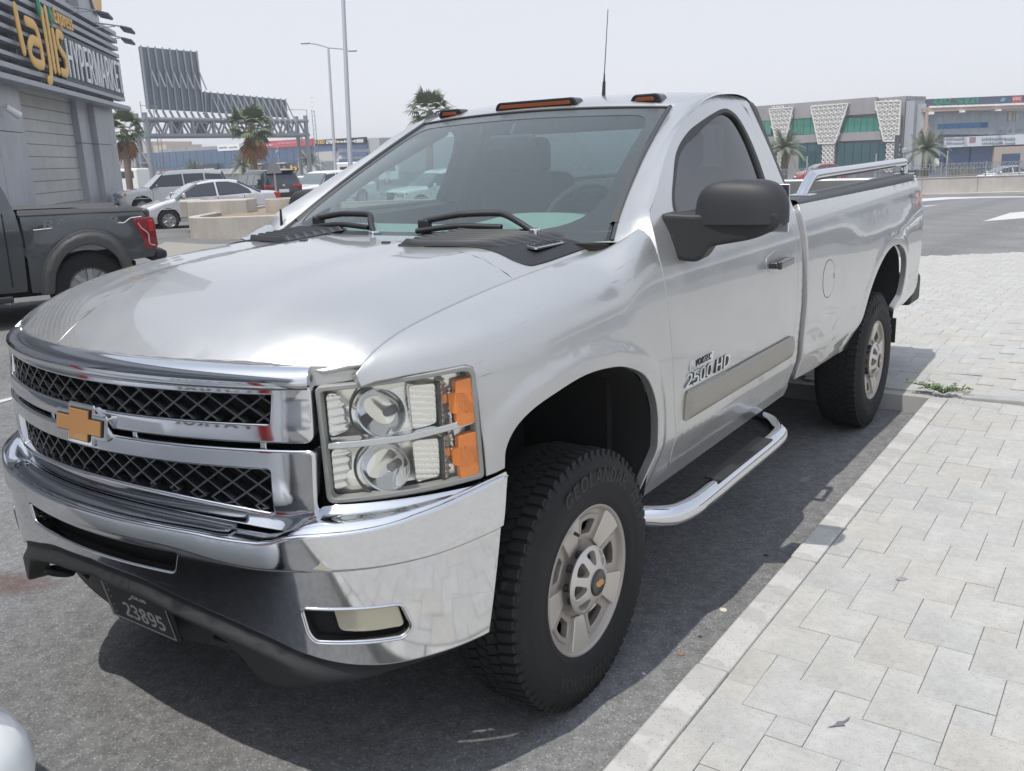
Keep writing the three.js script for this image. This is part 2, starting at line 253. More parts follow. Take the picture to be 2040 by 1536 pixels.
// hood
const zf = (x) => 0.915 - 0.33 * x * x;
const hf = (d) => 0.146 * (1 - Math.exp(-d / 0.197)) + 0.04 * d;
function hoodY(x, z) {
  const d = Math.max(zf(x) - z, 0), a = Math.abs(x); let y = 1.233 + hf(d);
  const t = clamp((a - 0.53) / (XG - 0.53), 0, 1.1), edge = yg(z) - (1.233 + hf(Math.max(zf(XG) - z, 0)));
  y += edge * Math.pow(t, 1.9);
  y += 0.010 * sstep(0.36, 0.22, a) * sstep(0.08, 0.5, d);
  return y;
}
const hoodF = (x, z) => [x, hoodY(x, z), z];
{
  const front = []; for (let x = -0.785; x <= 0.7851; x += 0.0785) front.push([x, zf(x) - (Math.abs(x) > 0.74 ? 0.012 : 0)]);
  const rearL = [[0.786, -0.47], [0.69, -0.478], [0.5, -0.38], [0.32, -0.29], [0.26, -0.215], [0, -0.205]];
  const rear = [...rearL, ...rearL.slice(0, -1).reverse().map((p) => [-p[0], p[1]])];
  part(truck, 'hood', patch([...front, ...rear], hoodF, { s: -1, max: 0.045, depth: 0.03, r: 0.006 }), M.paint);
  const lo = rpoly([[0.276, -0.018], [0.409, -0.083], [0.56, -0.09], [0.64, -0.08], [0.715, -0.058], [0.765, -0.07, 0.04], [0.772, -0.16], [0.772, -0.46], [0.69, -0.468], [0.5, -0.37], [0.32, -0.28], [0.262, -0.2]], 0.02);
  both('hood_louver', patch(lo, (x, z) => [x, hoodY(x, z) + 0.004, z], { s: -1, max: 0.04, r: 0.003, depth: 0.008 }), M.louver).forEach((lv, side) => {
    for (let k = 0; k < 7; k++) {
      const rows = []; const xe = 0.615 + 0.013 * k;
      for (let i = 0; i <= 16; i++) { const t = i / 16, x = lerp(0.272, xe, t), c = -0.045 - 0.045 * k - 0.17 * (x - 0.276) - 0.05 * Math.pow(t, 5), e = sstep(0, 0.06, t) * sstep(1, 0.86, t); rows.push([[0.003, 0.003], [0.0, 0.004 + 0.018 * e], [-0.010, 0.004 + 0.0175 * e], [-0.036, 0.0045]].map(([dz, dy]) => [x, hoodY(x, c + dz) + dy, c + dz])); }
      const g = grid(rows); part(lv, 'louver_fin', side ? mirror(g) : g, M.trim);
    }
  });
  const bt = [Math.PI / 2 + 0.03];
  const plate = prism(rpoly([[-0.1, -0.021], [0.088, -0.021], [0.1, 0.021], [-0.088, 0.021]], 0.012), 0.004, 0.002), txt = letters('VORTEC', 0.02, 0.002, { slant: 0.25, sx: 1.15 });
  const lay = (g) => { const c = g.clone(); c.rotateX(-Math.PI / 2); c.rotateY(bt[0]); c.rotateZ(-0.14); return c.translate(0.695, hoodY(0.695, -0.275) + 0.007, -0.272); };
  const b1 = part(truck, 'badge', lay(plate), M.chrome), b2 = part(truck, 'badge', lay(plate).translate(-1.39, 0, 0), M.chrome);
  part(b1, 'lettering', lay(txt.translate(0, 0, 0.0055)), M.black);
  // washer jets
  for (const x of [-0.2, 0.2]) part(truck, 'washer_jet', rbox(0.03, 0.006, 0.02, 0.003, x, hoodY(x, -0.05) + 0.002, -0.05), M.trim);
}
both('hood_lip', patch([[GC.s(0.60), 1.19], [GC.s(0.66), 1.172], [GC.s(0.70), 1.174], [GC.s(0.782), 1.186], [GC.s(0.782), 1.206], [GC.s(0.72), 1.218], [GC.s(0.60), 1.224]], GC.F(-0.018), { max: 0.03, r: 0.004, depth: 0.03 }), M.paint);
const wsF = (u, v, o = 0) => { const hw = lerp(0.815, 0.625, Math.pow(Math.max(v, 0), 0.9)), yc = lerp(1.385, 1.878, v), zc = lerp(-0.225, -1.265, v) + 0.035 * Math.sin(Math.PI * v), k = lerp(0.20, 0.075, v); return [u * hw * (u < 0 ? 1 + 0.075 * v : 1), yc + 0.012 * u * u * (1 - v) + o * 0.9 - 0.02 * v * u * u, zc - k * u * u - (1 - v) * 0.05 * Math.pow(Math.abs(u), 6) + o * 0.43]; };
// ---- cab side: door with its window frame, rocker, cab corner, roof, pillar
const cabX = (z, y) => sideX(y) - 0.055 * sstep(-1.65, -0.95, z) * clamp((y - 1.46) / 0.36, 0, 1.2);
const sideF = (z, y) => [cabX(z, y), y, z];
const winOut = smooth([[-0.745, 1.462], [-0.765, 1.50], [-0.90, 1.60], [-1.03, 1.68], [-1.19, 1.745], [-1.33, 1.787], [-1.47, 1.823], [-1.58, 1.845], [-1.65, 1.845], [-1.715, 1.815], [-1.745, 1.74], [-1.742, 1.62], [-1.725, 1.53], [-1.712, 1.462]], 4);
const zr = cur([[0.57, -1.80], [0.66, -1.832], [0.8, -1.858], [1.0, -1.868], [1.2, -1.868], [1.45, -1.86]]);
{
  const front = []; for (let y = 0.585; y < 1.45; y += 0.07) front.push([zd(y) - 0.003, y]);
  const rear = []; for (let y = 1.46; y > 0.6; y -= 0.07) rear.push([zr(y), y]);
  const topEdge = smooth([[-0.56, 1.478], [-0.715, 1.56], [-0.945, 1.68], [-1.20, 1.79], [-1.40, 1.862], [-1.53, 1.903], [-1.64, 1.924], [-1.74, 1.918], [-1.83, 1.88], [-1.872, 1.80], [-1.876, 1.65], [-1.862, 1.48]], 4);
  const out = [...front, ...topEdge, ...rear, [-1.795, 0.585]];
  const door = both('door', patch(out, sideF, { s: -1, max: 0.045, depth: 0.03, holes: [winOut] }), M.paint);
  // rubber round the window, glass
  const c = [-1.29, 1.65], grow = (k, m = 0) => winOut.map(([z, y]) => { const dx = z - c[0], dy = y - c[1], l = Math.hypot(dx, dy); return [z + dx / l * k, Math.max(y + dy / l * k, m)]; });
  both('window_seal', patch(grow(0.004), (z, y) => [cabX(z, y) + 0.002, y, z], { s: -1, max: 0.06, r: 0.003, depth: 0.02, holes: [grow(-0.021, 1.475)] }), M.black);
  both('side_window', patch(grow(-0.018), (z, y) => [cabX(z, y) - 0.012, y, z], { s: -1, max: 0.08, r: 0, depth: 0 }), M.tint)[1].material = phy([0.55, 0.62, 0.61], 0, 0, { transmission: 1, thickness: 0, ior: 1.5 });
  // cab corner behind the door
  const cz = cur([[0.57, -1.955], [0.8, -1.975], [1.45, -1.985], [1.7, -1.97], [1.86, -1.95]]);
  const c1 = [], c2 = []; for (let y = 0.575; y < 1.88; y += 0.08) { c1.push([y < 1.46 ? zr(y) - 0.006 : lerp(-1.868, -1.882, sstep(1.46, 1.7, y)), y]); c2.push([cz(y), y]); }
  const corner = [...c1, [-1.80, 1.90], [-1.78, 1.915], [-1.86, 1.912], [-1.93, 1.90], ...c2.reverse()];
  both('cab_corner', patch(corner, (z, y) => [sideX(Math.min(y, 1.928)) - (y > 1.928 ? (y - 1.928) * 2 : 0) - 0.1 * Math.pow(Math.max(0, -1.93 - z), 1) * 4 * sstep(-1.93, -1.99, z), y, z], { s: -1, max: 0.05, depth: 0.03 }), M.paint);
  both('rocker_panel', patch(rpoly([[-0.40, 0.545], [-0.63, 0.578], [-1.79, 0.578], [-1.985, 0.57], [-1.985, 0.52], [-0.41, 0.50]], 0.01), (z, y) => [sideX(y) - 0.006, y, z], { s: -1, max: 0.06, depth: 0.05 }), M.paint);
  // moulding, badges, handle on the left door
  const md = rpoly([[-0.668, 0.748], [-0.672, 0.852], [-1.822, 0.846], [-1.826, 0.746]], 0.012);
  const mpro = (z, y) => 0.006 + 0.016 * Math.pow(clamp(Math.sin(clamp((y - 0.745) / 0.105) * Math.PI)), 0.45) * sstep(-0.667, -0.69, z);
  door.forEach((d, k) => {
    const fx = (g) => (k ? mirror(g) : g);
    part(d, 'moulding', fx(patch(md, (z, y) => [sideX(y) + mpro(z, y), y, z], { s: -1, max: 0.03, r: 0.004, depth: 0.014 })), M.moulding);
    part(d, 'door_handle', fx(merge([rbox(0.022, 0.036, 0.2, 0.01, 1.047, 1.205, -1.60, 0, 0.05), rbox(0.05, 0.03, 0.03, 0.012, 1.025, 1.205, -1.51), rbox(0.05, 0.032, 0.045, 0.012, 1.025, 1.205, -1.69)])), M.gloss);
    part(d, 'handle_cup', fx(patch(rpoly([[-1.47, 1.19], [-1.47, 1.235], [-1.60, 1.262], [-1.72, 1.235], [-1.72, 1.18], [-1.60, 1.15]], 0.05), (z, y) => [sideX(y) + 0.0015 , y, z], { s: -1, r: 0.001, depth: 0.002 })), M.paint);
    if (!k) {
      const put = (g, z, y, o = 0.006) => { g.rotateY(Math.PI / 2); return g.translate(sideX(y) + o, y, z); };
      const b = part(d, 'badge', put(prism(rpoly([[-0.105, -0.017], [0.1, -0.017], [0.105, 0.017], [-0.1, 0.017]], 0.004), 0.004, 0.001), -0.792, 0.944, 0.001), M.chrome);
      part(b, 'lettering', put(letters('VORTEC', 0.018, 0.001, { slant: 0.3, sx: 1.1 }), -0.80, 0.944, 0.0065), M.black);
      part(d, 'badge_shadow_plate', put(letters('2500 HD', 0.034, 0.001, { f: font, slant: 0.2, sx: 1.5, bevel: 0.002 }), -0.862, 0.887, 0.001), M.black);
      part(d, 'model_badge', put(letters('2500 HD', 0.034, 0.004, { f: fontR, slant: 0.2, sx: 1.62, bevel: 0.0008 }), -0.862, 0.887, 0.002), M.chrome);
    }
  });
  // A pillars (windscreen edge to door frame) and roof
  for (const sd of [1, -1]) {
  const wl = []; for (let i = 0; i <= 36; i++) { const q = wsF(sd, lerp(0.0, 0.99, i / 36), 0); wl.push([q[1], q[2], Math.abs(q[0]) + 0.006]); }
  const wl0 = 0, wx0 = 0;
  const dl = smooth([[1.36, -0.51], [1.478, -0.56], [1.52, -0.635], [1.56, -0.715], [1.68, -0.945], [1.79, -1.20], [1.862, -1.40], [1.903, -1.53], [1.918, -1.59]], 6);
  const rows = [], nn = 30;
  for (let i = 0; i <= nn; i++) {
    const t = i / nn, a = wl[Math.round(t * (wl.length - 1))], b = dl[Math.round(t * (dl.length - 1))], A = V(a[2], a[0], a[1]), B = V(cabX(b[1], Math.min(b[0], 1.92)), b[0], b[1] + 0.004), w = A.distanceTo(B);
    const bul = V(0.75, 0.4, 0.4).normalize(), row = [];
    for (let k = 0; k <= 10; k++) { const s = k / 10; const p = A.clone().lerp(B, s).addScaledVector(bul, 0.13 * w * Math.sin(Math.PI * Math.pow(s, 0.75))); row.push([p.x, p.y, p.z]); }
    rows.push(row);
  }
  part(truck, 'windscreen_pillar', sd > 0 ? grid(rows) : mirror(grid(rows)), M.paint);
  }
  const rz = cur([[-2.0, 1.90], [-1.97, 1.918], [-1.9, 1.938], [-1.75, 1.948], [-1.55, 1.942], [-1.42, 1.926], [-1.33, 1.906], [-1.28, 1.888], [-1.265, 1.878]]);
  const rrows = []; for (let i = 0; i <= 28; i++) { const row = []; for (let k = -16; k <= 16; k++) { const x = k / 16 * 0.735, zfz = -1.265 - 0.20 * x * x, z = lerp(zfz, -1.985, Math.pow(i / 28, 1.35)), a = Math.abs(x) / 0.735; row.push([x, rz(lerp(-1.265, -1.985, Math.pow(i / 28, 1.35))) - 0.016 * Math.pow(a, 2) - 0.016 * Math.pow(a, 10), z]); } rrows.push(row); }
  part(truck, 'roof', grid(rrows), M.paint);
}
// windscreen
{
  const full = rect(-1, -0.02, 1, 0.995, 0.02), inner = rpoly([[-0.945, 0.10, 0.2], [-0.935, 0.93, 0.12], [0.925, 0.93, 0.12], [0.93, 0.10, 0.25]], 0.1, 8);
  const w = part(truck, 'windscreen', patch(full, (u, v) => wsF(u, v), { max: 0.12, r: 0, depth: 0 }), M.glass);
  part(w, 'black_border', patch(full, (u, v) => wsF(u, v, 0.002), { max: 0.1, r: 0, depth: 0, holes: [inner] }), M.gloss);
  for (const sd of [1, -1]) { const trim = []; for (let v = 0; v <= 1.001; v += 0.1) trim.push(wsF(1.012 * sd, v, 0.004)); part(truck, 'windscreen_trim', tube(trim, 0.009, { n: 6 }), M.trim); }
  const tt = []; for (let u = -1; u <= 1.001; u += 0.1) tt.push(wsF(u, 0.998, 0.003)); part(truck, 'windscreen_trim', tube(tt, 0.006, { n: 6 }), M.trim);
  part(w, 'dust_film', patch(rect(-0.99, 0, 0.99, 0.98, 0.02), (u, v) => wsF(u, v, 0.0045), { max: 0.12, r: 0, depth: 0 }), std([0.42, 0.52, 0.53], 0.9, 0, { transparent: true, opacity: 0.09 }));
  // cowl panel
  const rows = []; for (let i = 0; i <= 6; i++) { const row = []; for (let k = -14; k <= 14; k++) { const u = k / 14, x = u * 0.83, a = wsF(u * 1.0, 0.07, 0.004), h = [x, hoodY(Math.min(0.78, Math.abs(x)), -0.2 - 0.27 * sstep(0.2, 0.8, Math.abs(x))) - 0.022, -0.19 - 0.27 * sstep(0.2, 0.8, Math.abs(x))], t = i / 6; row.push([lerp(h[0], a[0], t), lerp(h[1], a[1], t) - 0.012 * Math.sin(Math.PI * t), lerp(h[2], a[2], t)]); } rows.push(row); }
  part(truck, 'cowl', grid(rows), M.trim);
  // wipers
  for (const [px, ex, bx] of [[0.60, 0.435, 0.14], [-0.03, -0.14, -0.47]]) {
    const on = (x, v, o) => wsF(x / lerp(0.815, 0.625, Math.pow(v, 0.9)), v, o), a = on(px, 0.03, 0.035), b = on(ex, 0.135, 0.05), c = on(bx, 0.12, 0.035), b0 = on(ex + 0.015, 0.10, 0.018), c0 = on(bx - 0.02, 0.085, 0.016), mid = on((ex + bx) / 2, 0.135, 0.05);
    const wpr = new THREE.Group(); wpr.name = 'wiper'; truck.add(wpr);
    part(wpr, 'arm', tube([a, on(lerp(px, ex, 0.5), 0.085, 0.05), b, mid, c], 0.0115, { n: 8, tension: 0.3 }).scale(1, 1, 1), M.black);
    part(wpr, 'blade', merge([tube([b0, on((ex + bx) / 2, 0.105, 0.022), c0], 0.010, { n: 6 }), rbox(0.05, 0.035, 0.03, 0.008, c[0], c[1] - 0.012, c[2])]), M.black);
    part(wpr, 'pivot', rbox(0.03, 0.03, 0.04, 0.008, ...a), M.chrome);
  }
}
// ---- cab inside
{
  const c = new THREE.Group(); c.name = 'cab_interior'; truck.add(c);
  part(c, 'rear_panel', patch(rpoly([[-0.9, 0.6], [0.9, 0.6], [0.93, 1.45], [0.74, 1.9], [-0.74, 1.9], [-0.93, 1.45]], 0.06), (x, y) => [x, y, -1.955 + 0.0 * y], { s: 1, holes: [rect(-0.62, 1.47, 0.62, 1.80, 0.05)], depth: 0.03 }), M.interior);
  part(c, 'rear_window', patch(rect(-0.63, 1.46, 0.63, 1.81, 0.05), (x, y) => [x, y, -1.965], { r: 0, depth: 0 }), M.tint);
  part(c, 'floor', box(1.8, 0.04, 1.5, 0, 0.62, -1.2), M.dark);
  part(c, 'headliner', patch(rect(-0.68, -1.9, 0.68, -1.36, 0.05), (x, z) => [x, 1.865 - 0.02 * x * x, z], { s: 1, r: 0, depth: 0.01 }), M.interior);
  const dash = []; for (let i = 0; i <= 10; i++) { const t = i / 10, row = []; for (let k = -14; k <= 14; k++) { const x = k / 14 * 0.86, hump = 0.05 * Math.exp(-Math.pow((x - 0.38) / 0.26, 4)); row.push([x, [1.40, 1.41, 1.42, 1.425, 1.43, 1.425, 1.40, 1.33, 1.2, 1.05, 0.9][i] + hump * sstep(0.15, 0.5, t) * (1 - sstep(0.6, 0.8, t)), lerp(-0.36, -0.92, Math.sqrt(t)) - 0.1 * (x / 0.86) ** 2 * (1 - t)]); } dash.push(row); }
  part(c, 'dashboard', grid(dash), M.dash);
  for (const x of [-0.42, 0.42]) { const s = part(c, 'seat', merge([rbox(0.56, 0.16, 0.52, 0.06, x, 0.98, -1.52), rbox(0.54, 0.66, 0.16, 0.06, x, 1.28, -1.80, -0.14)]), M.seat); part(s, 'headrest', rbox(0.28, 0.18, 0.1, 0.045, x, 1.69, -1.84), M.seat); }
  part(c, 'centre_seat', merge([rbox(0.26, 0.14, 0.5, 0.05, 0, 1.0, -1.52), rbox(0.25, 0.5, 0.14, 0.05, 0, 1.24, -1.80, -0.14)]), M.seat);
  const w = new THREE.TorusGeometry(0.19, 0.016, 10, 40); w.rotateX(-0.55); w.translate(0.38, 1.40, -1.04);
  const sw = part(c, 'steering_wheel', merge([w, rbox(0.16, 0.13, 0.06, 0.03, 0.38, 1.395, -1.03, -0.55), beam([0.21, 1.42, -1.05], [0.55, 1.42, -1.05], 0.03, 0.03), rod([0.38, 1.38, -1.0], [0.38, 1.3, -0.8], 0.03)]), M.black);
  part(c, 'rear_view_mirror', merge([rbox(0.24, 0.07, 0.035, 0.015, -0.02, 1.745, -1.13), rod([-0.02, 1.78, -1.13], [-0.02, 1.83, -1.17], 0.01)]), M.black);
  both('inner_door_panel', patch(rpoly([[-0.6, 0.65], [-1.85, 0.65], [-1.85, 1.45], [-0.62, 1.42]], 0.05), (z, y) => [sideX(y) - 0.06, y, z], { s: 1, r: 0.004, depth: 0.03 }), M.interior, c);
  both('inner_pillar', tube([[0.79, 1.43, -0.57], [0.70, 1.64, -0.95], [0.61, 1.83, -1.40]], 0.035, { n: 8 }), M.interior, c);
  part(c, 'firewall', box(1.7, 0.8, 0.03, 0, 1.0, -0.40), M.dark);
}
// ---- cargo bed
const bedX = (z, y) => sideX(Math.min(y, 1.44)) + 0.010 + 0.5 * lip(distTo(archRs, z, y)) + 0.018 * Math.exp(-Math.pow((z + 3.45) / 0.75, 4)) * sstep(0.6, 0.8, y) * (1 - sstep(1.12, 1.3, y)) - 0.06 * Math.pow(sstep(-4.45, -4.72, z), 2) * 1.4;
{
  const topY = (z) => lerp(1.424, 1.448, (z + 2) / -2.6);
  const out = [[-2.004, 0.60], [-2.004, topY(-2)], [-2.6, topY(-2.6)], [-3.3, topY(-3.3)], [-4.0, topY(-4)], [-4.60, topY(-4.6)], [-4.655, 1.40], [-4.665, 1.2], [-4.665, 0.9], [-4.65, 0.80], [-4.50, 0.66], [-4.30, 0.62], ...archR.slice().reverse(), [-2.84, 0.572], [-2.3, 0.582]];
  both('bed_side', patch(out, (z, y) => [bedX(z, y), y, z], { s: -1, max: 0.06, depth: 0.03, r: 0.006 }), M.paint);
  const cap = []; for (let i = 0; i <= 12; i++) { const z = lerp(-2.0, -4.62, i / 12), x = bedX(z, 1.43), y = topY(z); cap.push([[x + 0.004, y - 0.02, z], [x + 0.003, y + 0.004, z], [x - 0.012, y + 0.018, z], [x - 0.05, y + 0.022, z], [0.82, y + 0.02, z], [0.80, y + 0.008, z], [0.80, y - 0.06, z]]); }
  both('bed_rail_cap', grid(cap), M.trim);
  part(truck, 'bed_liner', merge([box(1.64, 0.03, 2.6, 0, 0.93, -3.32), box(1.64, 0.5, 0.03, 0, 1.17, -2.02), box(0.03, 0.5, 2.6, 0.80, 1.17, -3.32), box(0.03, 0.5, 2.6, -0.80, 1.17, -3.32), ...[-0.75, -0.45, -0.15, 0.15, 0.45, 0.75].map((x) => box(0.08, 0.46, 0.02, x, 1.17, -2.04))]), M.black);
  part(truck, 'bed_front_rail', rbox(1.66, 0.04, 0.06, 0.012, 0, 1.425, -2.03), M.trim);
  part(truck, 'tailgate', rbox(1.62, 0.60, 0.06, 0.02, 0, 1.14, -4.635), M.paint);
  for (const s of [1, -1]) {
    const t = new THREE.Group(); t.name = 'bed_side_rail'; truck.add(t); const x = 0.885 * s;
    part(t, 'tube', tube([[x, 1.43, -2.27], [x, 1.475, -2.335], [x, 1.522, -2.42], [x, 1.535, -2.52], [x, 1.54, -3.4], [x, 1.545, -4.38], [x, 1.535, -4.45], [x, 1.50, -4.485], [x, 1.44, -4.49]], 0.027, { n: 14, seg: 90, tension: 0.35 }), M.chrome);
    for (const z of [-2.295, -4.49]) part(t, 'mounting_plate', rbox(0.11, 0.008, 0.13, 0.003, x, z < -3 ? 1.468 : 1.449, z), M.chrome);
    part(truck, 'tail_light', rbox(0.05, 0.42, 0.07, 0.02, 0.93 * s, 1.14, -4.655), M.red);
    part(truck, 'mud_flap', box(0.26, 0.16, 0.012, 0.89 * s, 0.50, -3.9), M.black);
  }
  // fuel door ring on the left
  const ring = (r) => { const o = []; for (let i = 0; i < 40; i++) { const a = i / 40 * 2 * Math.PI; o.push([-2.325 + r * Math.cos(a), 1.042 + r * 0.92 * Math.sin(a)]); } return o; };
  const fd = part(truck, 'fuel_door', patch(ring(0.098), (z, y) => [bedX(z, y) + 0.0012, y, z], { s: -1, max: 0.05, r: 0.001, depth: 0.002 }), M.paint);
  part(fd, 'gap', patch(ring(0.1025), (z, y) => [bedX(z, y) + 0.0006, y, z], { s: -1, max: 0.05, r: 0, depth: 0.001, holes: [ring(0.0985)] }), M.dark);
  part(fd, 'finger_pull', rbox(0.006, 0.03, 0.02, 0.003, bedX(-2.42, 1.05) + 0.003, 1.05, -2.415), M.paint);
  // red and grey off-road lettering on the rear quarter
  const dec = (t, z, y, h, o) => { const g = letters(t, h, 0.001, o); g.rotateY(Math.PI / 2); return g.translate(bedX(z, y) + 0.001, y, z); };
  part(truck, 'decal', dec('Z', -4.22, 1.265, 0.1, { slant: 0.2, sx: 1.1 }), std([0.3, 0.31, 0.32], 0.5)); part(truck, 'decal', dec('71', -4.34, 1.26, 0.1, { slant: 0.2, sx: 1.1 }), M.red); part(truck, 'decal', dec('4x4', -4.45, 1.335, 0.045, { slant: 0.2, sx: 1.3 }), std([0.3, 0.31, 0.32], 0.5));
  part(truck, 'rear_bumper', merge([rbox(1.9, 0.2, 0.14, 0.03, 0, 0.66, -4.74), rbox(0.1, 0.2, 0.3, 0.03, 0.93, 0.66, -4.66), rbox(0.1, 0.2, 0.3, 0.03, -0.93, 0.66, -4.66)]), M.black);
}
// ---- front: grille, lamps, bumper
{
  const sx = (x) => GC.s(x), sG = sx(0.688);
  // top chrome bar: profile carried along the plan curve
  const prof = [[-0.03, 1.222], [-0.012, 1.2245], [0.004, 1.222], [0.018, 1.214], [0.028, 1.203], [0.032, 1.19], [0.031, 1.176], [0.024, 1.169], [0.0, 1.167], [-0.03, 1.167]], rows = [];
  for (let i = 0; i <= 60; i++) { const s = lerp(-sG, sG, i / 60), n = GC.nrm(s), e = Math.pow(Math.abs(s) / sG, 3); rows.push(prof.map(([o, y]) => [GC.x(s) + n[0] * (o - 0.01 * e), y + 0.012 * (1 - (s / sG) ** 2) * (y > 1.2 ? 1 : 0.9) - 0.004, GC.z(s) + n[1] * (o - 0.01 * e)])); }
  const gr = new THREE.Group(); gr.name = 'grille'; truck.add(gr);
  const ends = [rows[0], rows[60]].map((r) => { const c = r.reduce((a, p) => a.add(V(...p)), V(0, 0, 0)).divideScalar(r.length); return grid([r, r.map(() => [c.x, c.y, c.z])]); });
  part(gr, 'top_bar', merge([grid(rows), ...ends]), M.chrome);
  const F = GC.F, up = rpoly([[-sG, 1.046, 0.02], [sG, 1.046, 0.02], [sG, 1.170, 0.004], [-sG, 1.170, 0.004]]), i1 = sx(0.603);
  part(gr, 'upper_frame', patch(up, F((s, y) => 0.02 + 0.012 * sstep(1.17, 1.05, y)), { max: 0.05, r: 0.007, depth: 0.05, holes: [rpoly([[-i1, 1.082, 0.012], [i1, 1.082, 0.012], [i1 + 0.008, 1.163, 0.004], [-i1 - 0.008, 1.163, 0.004]])] }), M.chrome);
  const i2 = sx(0.592), arcB = (y, k, w) => { const o = []; for (let i = -9; i <= 9; i++) { const s = i / 9 * w; o.push([s, y + k * (1 - (s / w) ** 2)]); } return o; };
  const lo = [...rpoly([...arcB(0.806, 0.044, sG - 0.05), [sG - 0.012, 0.815, 0.04], [sG, 1.016, 0.01], [-sG, 1.016, 0.01], [-sG + 0.012, 0.815, 0.04]], 0)];
  const ybot = (s) => 0.846 + 0.040 * (1 - (s / i2) ** 2);
  part(gr, 'lower_frame', patch(lo, F((s, y) => 0.022 + 0.014 * sstep(0.8, 0.9, y)), { max: 0.05, r: 0.009, depth: 0.06, holes: [rpoly([...arcB(0.848, 0.040, i2 - 0.02), [i2, 0.852, 0.02], [i2 + 0.006, 0.98, 0.02], [-i2 - 0.006, 0.98, 0.02], [-i2, 0.852, 0.02]], 0)] }), M.chrome);
  for (const k of [-1, 1]) part(gr, 'slot_ring', patch(rect(Math.min(k * 0.19, k * sx(0.58)), 1.018, Math.max(k * 0.19, k * sx(0.58)), 1.044, 0.008), F(0.024), { max: 0.05, r: 0.003, depth: 0.03, holes: [rect(Math.min(k * 0.2, k * sx(0.57)), 1.0225, Math.max(k * 0.2, k * sx(0.57)), 1.0395, 0.006)] }), M.chrome);
  part(gr, 'backing', patch(rect(-sx(0.70), 0.80, sx(0.70), 1.20, 0.02), F(-0.045), { max: 0.08, r: 0, depth: 0.01 }), M.dark);
  // diamond mesh
  const mesh = (y0, y1, s1, yb = () => y0) => {
    const bars = [], W = 0.074, Hh = 0.05, k = Hh / W;
    const bar = (a, b) => { const o = []; for (const [w, d] of [[-1, 0.012], [1, 0.012], [1, -0.016], [-1, -0.016]]) { const dx = b[0] - a[0], dy = b[1] - a[1], l = Math.hypot(dx, dy), nx = -dy / l * 0.0023 * w, ny = dx / l * 0.0023 * w; o.push([F(d)(a[0] + nx, a[1] + ny), F(d)(b[0] + nx, b[1] + ny)]); } bars.push(grid([[...o.map((p) => p[0]), o[0][0]], [...o.map((p) => p[1]), o[0][1]]], { flat: true })); };
    for (const dir of [1, -1]) for (let c = -40; c <= 40; c++) {
      const s0 = c * W, seg = [];
      for (let i = 0; i <= 24; i++) { const y = lerp(y0, y1, i / 24), s = s0 + dir * (y - 0.9) / k; if (Math.abs(s) <= s1 && y >= yb(s) - 0.006) seg.push([s, y]); }
      if (seg.length > 1) bar(seg[0], seg[seg.length - 1]);
    }
    return merge(bars);
  };
  part(gr, 'mesh', mesh(1.08, 1.168, i1 + 0.004), M.trim.clone()).material = phy([0.10, 0.105, 0.115], 0.25, 0.8);
  part(gr, 'mesh', mesh(0.846, 0.982, i2 + 0.004, ybot), gr.children[gr.children.length - 1].material);
  // cross shaped emblem
  const bow = (k, a, b, c, d) => [[-a, -b], [-c, -b], [-c, -d], [c, -d], [c, -b], [a, -b], [a, b], [c, b], [c, d], [-c, d], [-c, b], [-a, b]].map(([x, y]) => [x + k * y, y]);
  const em = part(truck, 'emblem', prism(rpoly(bow(0.32, 0.118, 0.032, 0.058, 0.056), 0.004), 0.018, 0.004).translate(0.003, 1.041, 0.962), M.chrome);
  part(em, 'inlay', prism(bow(0.32, 0.108, 0.024, 0.048, 0.047), 0.003, 0).translate(0.003, 1.041, 0.984), M.black);
  part(em, 'gold_face', prism(bow(0.32, 0.103, 0.020, 0.044, 0.043), 0.003, 0.001).translate(0.003, 1.041, 0.9865), M.gold);
  // headlamps
  const sIn = sx(0.704), sOut = GC.s(0.951), dz = sOut - sIn, hy0 = 0.877, hy1 = 1.187;
  const hl = (k) => rpoly([[sIn + k, hy0 + k, 0.02], [sOut - k, hy0 + 0.012 + k, 0.012], [sOut - k - 0.012, hy1 - k, 0.03], [sIn + k - 0.004, hy1 - 0.016 - k, 0.012]]);
  for (const side of [0, 1]) {
    const g = new THREE.Group(); g.name = 'headlamp'; truck.add(g); const mk = (name, geo, m, parent = g) => part(parent, name, side ? mirror(geo) : geo, m);
    mk('lens', patch(hl(0.006), F((s) => 0.010 + 0.010 * Math.sin(Math.PI * clamp((s - sIn) / dz))), { max: 0.05, r: 0.006, depth: 0.012 }), M.lens);
    mk('bezel', patch(hl(0), F(0.004), { max: 0.05, r: 0.003, depth: 0.03, holes: [hl(0.0065)] }), std([0.3, 0.3, 0.29], 0.45));
    mk('gap', patch(hl(-0.008), F(-0.11), { max: 0.05, r: 0, depth: 0.01 }), M.dark);
    const back = phy([0.9, 0.87, 0.8], 0.17, 0.78);
    mk('housing', patch(hl(0.006), F((s, y) => -0.055 - 0.02 * Math.sin(clamp((s - sIn) / dz) * 9) * Math.cos((y - 1.03) * 26) ), { max: 0.02, r: 0, depth: 0.005, it: 12 }), back);
